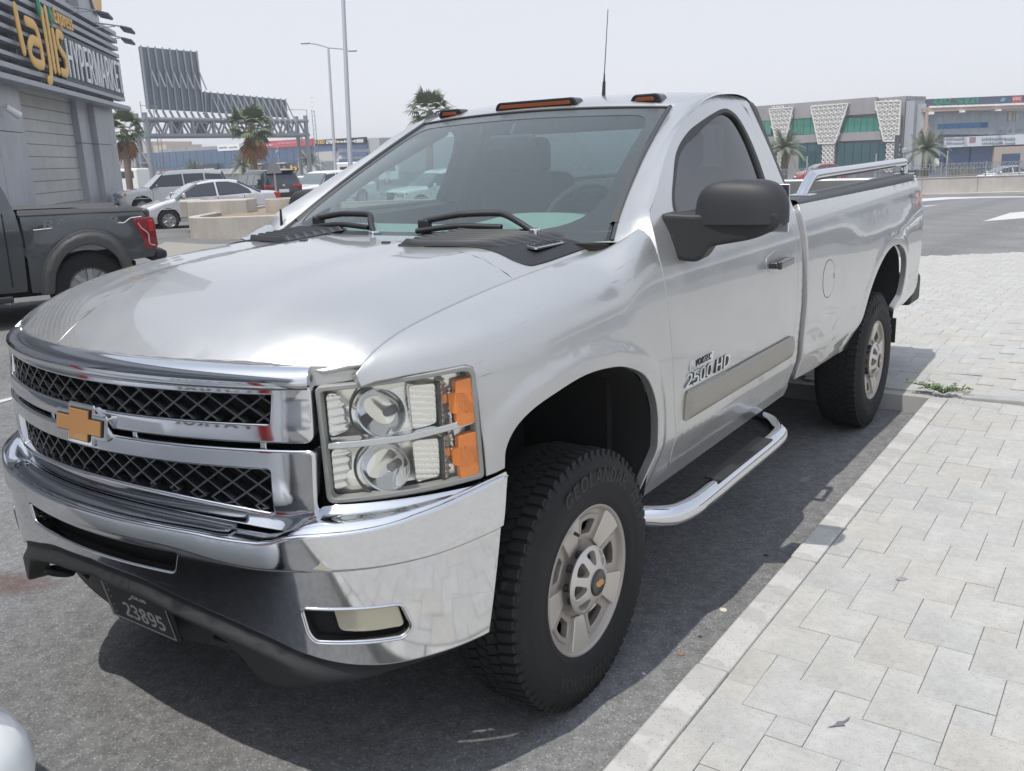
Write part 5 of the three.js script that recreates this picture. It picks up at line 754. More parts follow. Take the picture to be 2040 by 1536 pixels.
// body shells: o.prof is the side profile [z, y] from front bottom over the roof to rear bottom
function makeCar(o) {
  const t = thing(o.name, o.label, o.cat ?? 'car', [0, 0, 0], 0, o.group), H = o.hw, zf0 = Math.max(...o.prof.map((p) => p[0])), zr0 = Math.min(...o.prof.map((p) => p[0])), zc = (zf0 + zr0) / 2, Lh = (zf0 - zr0) / 2;
  const Wd = (z, y) => H * (1 - 0.07 * Math.pow(Math.max(0, Math.abs(z - zc) / Lh - 0.62) / 0.38, 2)) - Math.max(0, y - o.belt) * o.tm - 0.06 * Math.pow(Math.max(0, (o.sill + 0.25 - y) / 0.25), 2) + (o.flare ?? 0) * 0;
  const c = new THREE.CatmullRomCurve3(o.prof.map((p) => V(p[0], p[1], 0)), false, 'centripetal'), n = (o.prof.length - 1) * 5, pts = c.getPoints(n), us = []; for (let k = -14; k <= 14; k++) { const q = k / 14; us.push(Math.sign(q) * (1 - Math.pow(1 - Math.abs(q), 1.5))); }
  const rad = o.rad ?? 0.09, row = (i) => {
    const p = pts[i], a = pts[Math.max(0, i - 1)], b = pts[Math.min(n, i + 1)], tx = b.x - a.x, ty = b.y - a.y, l = Math.hypot(tx, ty), nx = -ty / l, ny = tx / l, w = Wd(p.x, p.y), fr = sstep(0.55, 1, (p.x - zc) / Lh), re = sstep(0.7, 1, (zc - p.x) / Lh);
    return us.map((u) => { const x = u * w, q = clamp((Math.abs(x) - (w - rad)) / rad), d = rad * (1 - Math.sqrt(Math.max(0, 1 - q * q))); return [x, p.y + ny * d - 0.03 * u * u * Math.max(0, ny) * (p.y > o.belt + 0.2 ? 1 : 0.6), p.x + nx * d - 0.16 * fr * u * u * u * u + 0.1 * re * u * u * u * u]; });
  };
  // nx, ny point inwards for a profile that runs front to rear over the top
  const rows = pts.map((_, i) => row(i)), seg = (a, b) => grid(rows.slice(a * 5, b * 5 + 1)), [f0, f1] = o.ws, [r0, r1] = o.rw;
  const edge = rows.map((r) => { const e = r[r.length - 1]; return [e[2], e[1]]; });
  const bottom = []; const ar = o.arches.slice().sort((a, b) => a[0] - b[0]); const zb = edge[edge.length - 1][0], ze = edge[0][0];
  bottom.push([zb, o.sill]); for (const [z, r, yc] of ar) { const a0 = Math.asin(clamp((o.sill - yc) / r, -1, 1)); for (let i = 0; i <= 14; i++) { const a = lerp(Math.PI - a0, a0, i / 14); const p = [z + r * Math.cos(a), yc + r * Math.sin(a)]; if (p[0] > zb + 0.03 && p[0] < ze - 0.03) bottom.push(p); } } bottom.push([ze, o.sill]);
  const out = [...edge, ...bottom].filter((p, i, L) => i === 0 || Math.hypot(p[0] - L[i - 1][0], p[1] - L[i - 1][1]) > 0.004);
  const sideS = patch(out, (z, y) => [Wd(z, y) - 0.0, y, z], { s: -1, max: 0.16, r: 0, depth: 0.04 });
  const crease = o.crease ? patch([[zb + 0.15, o.crease], [ze - 0.25, o.crease + 0.02], [ze - 0.25, o.crease + 0.035], [zb + 0.15, o.crease + 0.02]], (z, y) => [Wd(z, y) + 0.004, y, z], { s: -1, max: 0.3, r: 0.004, depth: 0.008 }) : null;
  const body = part(t, 'body', merge([seg(0, f0), seg(f1, r0), seg(r1, o.prof.length - 1), sideS, mirror(sideS), ...(crease ? [crease, mirror(crease)] : [])]), o.paint);
  part(t, 'windscreen', seg(f0, f1), o.clear ? carGlassClear : carGlass); part(t, 'rear_window', seg(r0, r1), carGlass);
  const onSide = (name, poly, m, off = 0.004, r = 0.004, par = t) => { const g = patch(poly, (z, y) => [Wd(z, y) + off, y, z], { s: -1, max: 0.2, r, depth: 0.01 }); part(par, name, g, m); part(par, name, mirror(g), m); };
  for (const w of o.windows) { onSide('window_frame', rpoly(w.map(([z, y]) => [z, y]), 0.03), M.black, 0.002); const cx = w.reduce((a, p) => a + p[0], 0) / w.length, cy = w.reduce((a, p) => a + p[1], 0) / w.length; onSide('side_window', rpoly(w.map(([z, y]) => [cx + (z - cx) * 0.96, cy + (y - cy) * 0.92]), 0.03), carGlass, 0.006, 0.002); }
  for (const z of o.seams ?? []) onSide('door_seam', [[z - 0.006, o.sill + 0.1], [z + 0.006, o.sill + 0.1], [z + 0.006, o.belt - 0.02], [z - 0.006, o.belt - 0.02]], M.dark, 0.002, 0);
  for (const z of o.handles ?? []) for (const s of [1, -1]) part(t, 'door_handle', rbox(0.03, 0.035, 0.18, 0.012, s * (Wd(z, o.belt - 0.1) + 0.018), o.belt - 0.1, z), o.handleM ?? o.paint);
  for (const [z, r, yc] of o.arches) { const R = o.R, Wx = Wd(z, 0.6) + (o.track ?? -0.01); for (const s of [1, -1]) { simpleWheel(t, s * Wx, R, z, R, 0.22, o.rimK ?? 0.68, s > 0, o.spokes); } const lin = []; for (let i = 0; i <= 16; i++) { const a = i / 16 * Math.PI; lin.push([[H - 0.14, yc + (r + 0.002) * Math.sin(a), z + (r + 0.002) * Math.cos(a)], [H - 0.5, yc + r * Math.sin(a), z + r * Math.cos(a)]]); } const lg = grid(lin); part(t, 'wheel_liner', merge([lg, mirror(lg)]), M.dark); }
  part(t, 'underbody', box(H * 1.7, 0.2, (zf0 - zr0) * 0.9, 0, o.sill + 0.12, zc), M.dark);
  const fo = (z, y) => Wd(z, y);
  if (o.mirror) { const [z, y] = o.mirror; for (const s of [1, -1]) part(t, 'door_mirror', merge([rbox(0.2, 0.17, 0.1, 0.05, s * (fo(z, y) + 0.12), y + 0.03, z), rbox(0.1, 0.04, 0.06, 0.015, s * (fo(z, y) + 0.02), y - 0.03, z)]), o.mirrorM ?? o.paint); }
  o.extra?.(t, { Wd, onSide, zf0, zr0, H });
  return t;
}
const addLights = (t, list) => { for (const [name, w, h, d, x, y, z, ry, m] of list) for (const s of [1, -1]) part(t, name, rbox(w, h, d, Math.min(w, h, d) * 0.4, s * x, y, z, 0, s * ry), m); };
const numberPlate = (t, y, z, rot = 0) => { const p = part(t, 'number_plate', rbox(0.46, 0.14, 0.02, 0.006, 0, y, z, rot), whiteM); return p; };
const yawTo = (psi) => { const r = V(camR0.x, 0, camR0.z), f = V(-Math.sin(YAW), 0, -Math.cos(YAW)), a = psi * Math.PI / 180, d = r.multiplyScalar(Math.cos(a)).addScaledVector(f, -Math.sin(a)); return Math.atan2(d.x, d.z); };
const place = (t, px, depth, psi, lift = 0) => { const p = at(px, 400, depth); t.position.set(p.x, gnd(p.x, p.z) + lift, p.z); t.rotation.y = yawTo(psi); return t; };

const sedanO = {
  name: 'sedan', label: 'silver sedan with lowered bonnet nose parked behind the concrete planter', hw: 0.86, belt: 0.98, tm: 0.42, sill: 0.22, R: 0.315, rimK: 0.66, track: 0.0, paint: carPaint([0.66, 0.66, 0.7], 0.2), crease: 0.62, clear: true,
  prof: [[2.18, 0.2], [2.26, 0.36], [2.26, 0.52], [2.17, 0.66], [1.9, 0.76], [1.5, 0.87], [1.12, 0.955], [0.75, 1.19], [0.36, 1.385], [0.0, 1.455], [-0.45, 1.475], [-0.92, 1.425], [-1.28, 1.25], [-1.62, 1.075], [-1.95, 1.05], [-2.2, 1.0], [-2.26, 0.86], [-2.25, 0.5], [-2.18, 0.24]], ws: [6, 8], rw: [11, 13],
  arches: [[1.36, 0.355, 0.33], [-1.24, 0.355, 0.33]], windows: [[[0.98, 0.965], [0.82, 1.1], [0.36, 1.345], [-0.16, 1.40], [-0.18, 0.985]], [[-0.24, 0.985], [-0.22, 1.40], [-0.6, 1.395], [-0.92, 1.32], [-1.22, 1.13], [-1.3, 1.01]]], seams: [1.0, -0.21, -1.05], handles: [0.02, -0.95], mirror: [0.86, 1.0], spokes: 6,
  extra: (t) => { addLights(t, [['headlight', 0.42, 0.16, 0.34, 0.60, 0.66, 2.02, 0.45, lampGlass], ['tail_light', 0.1, 0.28, 0.22, 0.77, 0.86, -2.13, -0.25, M.red], ['fog_lamp', 0.16, 0.09, 0.08, 0.62, 0.34, 2.16, 0.3, M.black]]); part(t, 'grille', rbox(0.62, 0.09, 0.06, 0.02, 0, 0.62, 2.21), M.black); part(t, 'lower_grille', rbox(0.9, 0.1, 0.06, 0.02, 0, 0.36, 2.24), M.black); numberPlate(t, 0.48, 2.275); numberPlate(t, 0.72, -2.27); part(t, 'wiper', tube([[0.1, 0.985, 1.1], [-0.35, 1.02, 1.03], [-0.62, 1.08, 0.93]], 0.01), M.black); },
};
place(makeCar(sedanO), 410, 29.6, 150);
const suvO = (o) => ({
  name: 'suv', hw: 0.985, belt: 1.16, tm: 0.3, sill: 0.42, R: 0.40, rimK: 0.62, crease: 0.72, rad: 0.12,
  prof: [[2.34, 0.42], [2.44, 0.6], [2.44, 0.86], [2.34, 1.02], [2.05, 1.1], [1.5, 1.15], [1.15, 1.19], [0.82, 1.46], [0.5, 1.72], [0.2, 1.83], [-0.7, 1.885], [-1.7, 1.85], [-2.12, 1.76], [-2.3, 1.45], [-2.4, 1.2], [-2.47, 1.05], [-2.48, 0.7], [-2.42, 0.44]], ws: [6, 8], rw: [12, 14],
  arches: [[1.5, 0.46, 0.42], [-1.36, 0.46, 0.42]], windows: [[[1.0, 1.19], [0.5, 1.66], [0.42, 1.68], [-0.3, 1.71], [-0.3, 1.19]], [[-0.36, 1.19], [-0.36, 1.71], [-1.22, 1.71], [-1.22, 1.19]], [[-1.29, 1.19], [-1.29, 1.70], [-2.0, 1.64], [-2.16, 1.22]]], seams: [1.02, -0.33, -1.26], handles: [-0.1, -1.05], mirror: [0.86, 1.2], mirrorM: M.chrome, spokes: 5, cat: 'suv', ...o,
});
const whiteP = carPaint([0.85, 0.85, 0.82]), suvFront = (t) => { addLights(t, [['headlight', 0.42, 0.2, 0.3, 0.68, 0.9, 2.27, 0.35, lampGlass], ['indicator', 0.14, 0.1, 0.16, 0.87, 0.93, 2.12, 0.9, M.amber], ['tail_light', 0.09, 0.40, 0.1, 0.84, 1.0, -2.42, 0, M.red]]); part(t, 'grille', merge([0.78, 0.86, 0.94].map((y) => rbox(0.86, 0.05, 0.06, 0.015, 0, y, 2.425))), M.chrome); part(t, 'grille_back', rbox(0.9, 0.27, 0.05, 0.02, 0, 0.86, 2.405), M.black); part(t, 'lower_grille', rbox(1.2, 0.12, 0.05, 0.03, 0, 0.56, 2.40), M.black); numberPlate(t, 0.64, 2.45); numberPlate(t, 0.92, -2.5); };
place(makeCar(suvO({ label: 'white suv with roof spoiler parked behind the silver sedan beside the shop corner', paint: whiteP, extra: (t) => { suvFront(t); part(t, 'roof_spoiler', rbox(1.3, 0.05, 0.3, 0.02, 0, 1.80, -2.2), whiteP); } })), 347, 41, 150);
place(makeCar(suvO({ label: 'black suv seen from behind with red tail lights beside the silver sedan', paint: carPaint([0.018, 0.022, 0.03]), mirrorM: carPaint([0.018, 0.022, 0.03]), extra: (t) => { suvFront(t); addLights(t, [['tail_light', 0.4, 0.13, 0.06, 0.62, 1.12, -2.46, 0, M.red]]); part(t, 'roof_spoiler', rbox(1.3, 0.05, 0.3, 0.02, 0, 1.79, -2.2), M.black); part(t, 'rear_emblem', rbox(0.14, 0.1, 0.02, 0.03, 0, 1.16, -2.5), M.chrome); part(t, 'rear_bumper', rbox(1.7, 0.2, 0.1, 0.05, 0, 0.56, -2.47), M.black); } })), 530, 43, 236);
place(makeCar(suvO({ label: 'white luxury suv with dark spindle grille seen through the pickup windscreen', paint: carPaint([0.78, 0.78, 0.77]), mirrorM: carPaint([0.78, 0.78, 0.77]), extra: (t) => { suvFront(t); part(t, 'spindle_grille', prism(rpoly([[-0.32, 0.98], [0.32, 0.98], [0.26, 0.78], [0.42, 0.52], [-0.42, 0.52], [-0.26, 0.78]], 0.03), 0.05, 0.01).translate(0, 0, 2.44), M.black); } })), 880, 40, 148, -0.1);
const hiluxO = {
  name: 'double_cab_pickup', label: 'white double cab pickup facing forward beyond the planter', cat: 'pickup truck', hw: 0.92, belt: 1.12, tm: 0.3, sill: 0.45, R: 0.38, rimK: 0.62, paint: whiteP, rad: 0.1, clear: true,
  prof: [[2.5, 0.45], [2.6, 0.62], [2.58, 0.9], [2.45, 1.03], [2.0, 1.1], [1.6, 1.14], [1.25, 1.18], [0.95, 1.45], [0.62, 1.70], [0.3, 1.78], [-0.4, 1.80], [-0.75, 1.76], [-0.95, 1.45], [-1.05, 1.14], [-1.9, 1.12], [-2.6, 1.12], [-2.66, 0.95], [-2.64, 0.5]], ws: [6, 8], rw: [11, 13],
  arches: [[1.62, 0.45, 0.4], [-1.48, 0.45, 0.4]], windows: [[[1.1, 1.14], [0.62, 1.62], [0.1, 1.66], [0.1, 1.14]], [[0.04, 1.14], [0.04, 1.66], [-0.62, 1.66], [-0.85, 1.3], [-0.9, 1.14]]], seams: [1.12, 0.07, -0.98], handles: [0.3, -0.6], mirror: [0.95, 1.15], spokes: 6,
  extra: (t) => { addLights(t, [['headlight', 0.46, 0.16, 0.3, 0.66, 0.93, 2.40, 0.35, lampGlass], ['fog_recess', 0.26, 0.2, 0.1, 0.74, 0.58, 2.5, 0.3, M.black]]); part(t, 'grille', merge([0.84, 0.92].map((y) => rbox(0.8, 0.05, 0.05, 0.015, 0, y, 2.6))), M.chrome); part(t, 'grille_back', prism(rpoly([[-0.5, 1.0], [0.5, 1.0], [0.34, 0.58], [-0.34, 0.58]], 0.04), 0.05).translate(0, 0, 2.54), M.black); numberPlate(t, 0.68, 2.62); part(t, 'roll_bar', tube([[0.7, 1.12, -1.2], [0.66, 1.5, -1.25], [-0.66, 1.5, -1.25], [-0.7, 1.12, -1.2]], 0.035), M.black); },
};
place(makeCar(hiluxO), 654, 45, 128);
const small = (label, px, t, psi, paint, o = {}) => place(makeCar({ ...sedanO, name: 'car', label, paint, ...o }), px, t, psi, o.lift ?? 0);
small('white saloon car half hidden behind the white double cab pickup', 604, 56, 128, whiteP, { lift: 0.1 });
small('small white car on the far road right of the black suv', 592, 92, 165, whiteP);
small('white car behind the white suv at the edge of the shop building', 262, 80, 175, whiteP, { lift: 0.2 });
{ const c1 = small('dark grey saloon car parked beside the road just right of the picture', 2300, 26, 165, carPaint([0.06, 0.065, 0.07], 0.3)), c2 = small('white saloon car parked beside the road right of the dark grey one', 2620, 24, 172, whiteP); }
small('red hatchback driving along the far road behind the fence', 1632, 78, 172, carPaint([0.5, 0.02, 0.03]), { lift: 0.5 });
small('white car on the far road below the tan building', 1996, 72, 178, whiteP, { lift: 0.1 });
{ // bus
  const p = at(735, 355, 118), t = thing('bus', 'white bus with a row of dark windows beyond the fence', 'bus', [p.x, gnd(p.x, p.z) + 0.3, p.z], yawTo(178)); part(t, 'body', rbox(2.4, 2.5, 8, 0.2, 0, 1.75, 0), whiteP); for (let i = 0; i < 7; i++) for (const s of [1, -1]) part(t, 'window', rbox(0.04, 0.8, 0.95, 0.02, s * 1.2, 2.05, 3 - i * 1.02), carGlass); for (const z of [2.6, -2.4]) for (const s of [1, -1]) simpleWheel(t, s * 1.2, 0.45, z, 0.45, 0.26, 0.6, s > 0);
  const q = at(238, 360, 76), v = thing('minibus', 'white minibus beside the left palm trunk', 'minibus', [q.x, gnd(q.x, q.z) + 0.1, q.z], yawTo(10)); part(v, 'body', rbox(1.9, 1.9, 4.6, 0.15, 0, 1.3, 0), whiteP); for (let i = 0; i < 3; i++) for (const s of [1, -1]) part(v, 'window', rbox(0.04, 0.55, 1.1, 0.02, s * 0.95, 1.75, 1.4 - i * 1.25), carGlass); for (const z of [1.5, -1.4]) for (const s of [1, -1]) simpleWheel(v, s * 0.95, 0.35, z, 0.35, 0.2, 0.6, s > 0);
}
// white suv parked nose away just in front of the pickup; only its rear corner enters the frame
{
  const t = makeCar(suvO({ name: 'suv', label: 'white suv whose rounded rear corner enters at the lower left', paint: carPaint([0.72, 0.74, 0.74]), hw: 1.0, prof: [[2.34, 0.42], [2.44, 0.6], [2.44, 0.86], [2.34, 1.02], [2.05, 1.1], [1.5, 1.15], [1.15, 1.19], [0.82, 1.46], [0.5, 1.72], [0.2, 1.83], [-0.7, 1.885], [-1.7, 1.85], [-2.0, 1.76], [-2.16, 1.45], [-2.28, 1.2], [-2.36, 1.05], [-2.50, 0.72], [-2.46, 0.44]], extra: (t) => { suvFront(t); const bb = new THREE.Group(); part(t, 'rear_bumper', rbox(1.94, 0.26, 0.34, 0.13, 0, 0.56, -2.43), carPaint([0.72, 0.74, 0.74])); part(t, 'name_letters', letters('PATROL', 0.07, 0.01).rotateY(Math.PI).translate(0.5, 1.02, -2.40), M.chrome); } }));
  t.position.set(-0.34, 0, 4.07);
}
// ---- the dark grey off-road pickup on the left (flank coordinates: z forward, x left)
{
  const rot = -0.4314, t = thing('offroad_pickup', 'dark grey off-road pickup with wide wheel arches and red tail light at the left', 'pickup truck', [0, 0, 0], rot), left = V(0.908, 0, 0.418), hub = V(-7.638, 0.0, -3.367), HW = 1.08;
  t.position.copy(hub.addScaledVector(left, -HW)); t.position.y = 0.0;
  const pm = carPaint([0.055, 0.062, 0.068], 0.3), satin = std([0.075, 0.075, 0.075], 0.5), SX = cur([[0.3, 0.98], [0.45, 1.02], [0.7, 1.06], [1.0, 1.08], [1.18, 1.075], [1.26, 1.05], [1.33, 1.01]]), X = (z, y) => (y < 1.3 ? SX(y) : 1.03 - 0.42 * (y - 1.3));
  const yo = 0.0, arcO = smooth([[0.36, 0.40], [0.34, 0.50], [0.31, 0.66], [0.21, 0.84], [0.03, 1.0], [-0.2, 1.06], [-0.41, 1.0], [-0.53, 0.84], [-0.59, 0.66], [-0.62, 0.46]], 5), arcI = smooth([[0.25, 0.40], [0.235, 0.50], [0.20, 0.64], [0.06, 0.84], [-0.19, 0.93], [-0.385, 0.85], [-0.50, 0.69], [-0.53, 0.46]], 5);
  const bed = [[0.455, 0.42], [0.45, 0.74], [0.445, 1.0], [0.46, 1.29], [-0.1, 1.285], [-0.74, 1.268], [-0.80, 1.24], [-0.88, 1.05], [-0.90, 0.8], [-0.87, 0.72], [-0.62, 0.70], ...arcI.slice().reverse().filter((p) => p[1] > 0.5 || p[0] > 0), [0.26, 0.42]];
  const both2 = (n, g, m, par = t) => { part(par, n, g, m); part(par, n, mirror(g), m); };
  const at2 = (off) => (z, y) => [X(z, y) + (typeof off === 'function' ? off(z, y) : off), y, z];
  both2('bed_side', patch(bed, at2((z, y) => 0.03 * sstep(0.25, 0.0, distTo(arcO, z, y))), { s: -1, max: 0.08, depth: 0.03 }), pm);
  both2('wheel_arch_flare', patch([...arcO, ...arcI.slice().reverse()], at2((z, y) => 0.065 - 0.03 * sstep(0.06, 0.0, distTo(arcO, z, y))), { s: -1, max: 0.05, r: 0.02, depth: 0.1 }), satin);
  const cap = patch([[0.47, 1.275], [0.47, 1.315], [-0.75, 1.29], [-0.79, 1.252]], at2(0.012), { s: -1, max: 0.2, r: 0.015, depth: 0.12 }); both2('bed_rail', cap, satin);
  // cab and bonnet reach out of the frame
  const cab = [[0.5, 0.44], [0.485, 0.74], [0.475, 1.0], [0.50, 1.29], [0.56, 1.50], [0.66, 1.78], [0.8, 1.86], [1.9, 1.86], [2.2, 1.78], [2.7, 1.36], [3.9, 1.25], [4.05, 1.1], [4.05, 0.6], [3.9, 0.5], [3.75, 0.52], ...[0, 1, 2, 3, 4, 5, 6, 7, 8].map((i) => { const a = lerp(0.1, Math.PI - 0.1, i / 8); return [3.36 + 0.5 * Math.cos(a), 0.42 + 0.5 * Math.sin(a)]; }), [2.8, 0.44]];
  both2('cab_side', patch(cab, at2(0), { s: -1, max: 0.15, depth: 0.03, holes: [] }), pm);
  const tops2 = [[0.5, 1.29], [0.56, 1.50], [0.66, 1.78], [0.8, 1.86], [1.9, 1.86], [2.2, 1.78], [2.7, 1.36], [3.9, 1.25], [4.05, 1.1], [4.05, 0.6]]; part(t, 'cab_top', grid(tops2.map(([z, y]) => Array.from({ length: 9 }, (_, k) => { const u = (k - 4) / 4; return [u * X(z, y), y + 0.02 * (1 - u * u), z]; }))), pm);
  const win = (p) => both2('side_window', patch(rpoly(p, 0.04), at2(0.006), { s: -1, max: 0.2, r: 0.004, depth: 0.01 }), carGlass); win([[0.66, 1.36], [0.74, 1.72], [1.30, 1.78], [1.30, 1.36]]); win([[1.38, 1.36], [1.38, 1.78], [1.9, 1.78], [2.5, 1.36]]);
  both2('door_seam', patch([[0.63, 0.5], [0.645, 0.5], [0.635, 1.3], [0.62, 1.3]], at2(0.002), { s: -1, r: 0, depth: 0.004 }), M.dark); both2('door_seam', patch([[1.34, 0.5], [1.355, 0.5], [1.355, 1.3], [1.34, 1.3]], at2(0.002), { s: -1, r: 0, depth: 0.004 }), M.dark);
  both2('running_board', rbox(0.14, 0.07, 1.9, 0.02, 1.02, 0.37, 1.6), M.black);
  // tail lamp with its light band, side graphic, fuel flap
  const tl = rpoly([[-0.70, 1.155], [-0.905, 1.16], [-0.915, 0.83], [-0.80, 0.80], [-0.775, 0.93], [-0.74, 1.03], [-0.71, 1.08]], 0.03); both2('tail_light', patch(tl, at2(0.012), { s: -1, max: 0.1, r: 0.012, depth: 0.05 }), phy([0.22, 0.012, 0.02], 0.15, 0, { clearcoat: 1 }));
  const band = tube([[0, 1.115, -0.735], [0, 1.05, -0.765], [0, 0.98, -0.83], [0, 0.87, -0.835], [0, 0.84, -0.89]].map(([, y, z]) => [X(z, y) + 0.022, y, z]), 0.008, { n: 6 }); both2('lamp_band', band, std([0.6, 0.35, 0.35], 0.4)); both2('brake_lens', rbox(0.02, 0.13, 0.05, 0.006, X(0, 1.05) + 0.02, 1.07, -0.872), M.red);
  both2('side_graphic', patch([[0.36, 1.105], [0.30, 1.14], [0.22, 1.165], [0.05, 1.185], [-0.74, 1.205], [-0.78, 1.175], [-0.66, 1.168], [-0.59, 1.118], [-0.45, 1.128], [0.15, 1.11]], at2(0.0025), { s: -1, max: 0.1, r: 0, depth: 0.002 }), std([0.03, 0.033, 0.037], 0.5));
  both2('pin_stripe', tube([[0.35, 1.107], [0.15, 1.116]].map(([z, y]) => [X(z, y) + 0.004, y, z]), 0.005, { n: 5 }), whiteM); both2('pin_stripe', tube([[-0.47, 1.13], [-0.585, 1.122], [-0.665, 1.172], [-0.785, 1.18]].map(([z, y]) => [X(z, y) + 0.004, y, z]), 0.005, { n: 5, tension: 0.1 }), whiteM);
  const wd = letters('RAPTOR', 0.062, 0.004, { sx: 1.75, slant: 0.15 }); wd.rotateY(Math.PI / 2); wd.translate(X(0, 1.14) + 0.004, 1.148, -0.15); part(t, 'side_lettering', wd, std([0.17, 0.175, 0.18], 0.45));
  const ring = []; for (let i = 0; i < 24; i++) { const a = i / 24 * 6.283; ring.push([0.24 + 0.062 * Math.cos(a), 0.985 + 0.06 * Math.sin(a)]); } part(t, 'fuel_door', patch(ring, at2(0.006), { s: -1, max: 0.1, r: 0.004, depth: 0.01 }), pm);
  part(t, 'bed_floor', box(1.7, 0.1, 1.3, 0, 0.75, -0.2), M.black); part(t, 'tailgate', rbox(1.9, 0.52, 0.08, 0.03, 0, 1.0, -0.86), pm); part(t, 'rear_bumper', merge([rbox(1.96, 0.13, 0.18, 0.03, 0, 0.72, -0.92), rbox(0.1, 0.09, 0.14, 0.03, 1.0, 0.73, -0.95)]), M.black); part(t, 'underbody', box(1.5, 0.3, 4.4, 0, 0.5, 1.5), M.dark);
  both2('wheel_liner', grid([[0.26, 0.3], ...arcI, [-0.54, 0.3]].map(([z, y]) => [[1.05, y, z], [0.5, y, z]])), M.dark);
  for (const s of [1, -1]) { simpleWheel(t, s * 1.0, 0.405, -0.16, 0.42, 0.3, 0.56, s > 0, 8); simpleWheel(t, s * 1.0, 0.42, 3.36, 0.42, 0.3, 0.56, s > 0, 8); }
}
{ const p = onG(12, 606, 0.0), g = []; const t = thing('crumpled_paper', 'white crumpled paper lying under the dark grey pickup', 'litter', [p.x, p.y, p.z]); const m = new THREE.IcosahedronGeometry(0.06, 1); const q = m.attributes.position; for (let i = 0; i < q.count; i++) { const k = 0.6 + 0.6 * hash(Math.round(q.getX(i) * 90), Math.round(q.getY(i) * 90), Math.round(q.getZ(i) * 90)); q.setXYZ(i, q.getX(i) * k * 1.8, Math.abs(q.getY(i)) * k * 0.5, q.getZ(i) * k); } m.computeVertexNormals(); part(t, 'sheet', m, whiteM); }

// ------------------------------------------------------------------ planter, wall and fence, street furniture
{
  const concM = std([0.56, 0.52, 0.47], 0.9, 0, { map: rep(tConc, 0.7), bumpMap: tPaverB, bumpScale: 0.004 }), A = onG(348, 477), B = onG(640, 474), U = V(B.x - A.x, 0, B.z - A.z), L = U.length(); U.normalize();
  const y0 = gnd(A.x, A.z) - 0.05, tn = Math.atan2(-U.z, U.x), t = thing('planter_wall', 'low rounded concrete planter wall with dry soil inside behind the pickup bonnet', 'planter', [A.x, y0, A.z], tn);
  const ring = (x0, z0, x1, z1, r, w, h, y) => { const o = rect(x0, z0, x1, z1, r, 10), i = rect(x0 + w, z0 + w, x1 - w, z1 - w, r - w, 10), sh = new THREE.Shape(o.map((p) => new THREE.Vector2(...p))); sh.holes.push(new THREE.Path(i.reverse().map((p) => new THREE.Vector2(...p)))); const g = new THREE.ExtrudeGeometry(sh, { depth: h, bevelEnabled: true, bevelSize: 0.015, bevelThickness: 0.015, bevelSegments: 2 }); g.rotateX(-Math.PI / 2); return boxUV(g.translate(0, y, 0)); };
  part(t, 'outer_wall', ring(0, 0, L + 3, 6.5, 1.5, 0.25, 0.55, 0), concM); part(t, 'soil', boxUV(box(L + 1.6, 0.5, 5.2, (L + 3) / 2, 0.27, -3.25)), std([0.33, 0.27, 0.2], 0.95, 0, { map: tPaver }));
  const ringT = (name, lab, px, d, r, h) => { const p = at(px, 430, d), c = thing(name, lab, 'concrete ring', [p.x, y0 + 0.4, p.z]); const pr = [[r - 0.09, 0], [r, 0], [r, h - 0.015], [r - 0.015, h], [r - 0.075, h], [r - 0.09, h - 0.015], [r - 0.09, 0]].map((q) => new THREE.Vector2(...q)); part(c, 'ring', new THREE.LatheGeometry(pr, 48), concM); };
  ringT('concrete_ring', 'pale hollow concrete ring standing in the planter behind the short antenna', 566, 25.6, 0.48, 0.5); ringT('concrete_ring', 'concrete ring at the right end of the planter beside the pickup windscreen', 633, 25.8, 0.48, 0.5);
  const q = at(446, 430, 26.4), s = thing('concrete_block', 'long pale concrete block lying in the planter beside the rings', 'concrete block', [q.x, y0 + 0.4, q.z], tn); part(s, 'block', boxUV(rbox(1.75, 0.5, 0.9, 0.04, 0, 0.25, 0)), concM); part(s, 'end_block', boxUV(rbox(0.62, 0.5, 1.0, 0.05, -1.05, 0.27, -0.25, 0, 0.35)), concM);
}
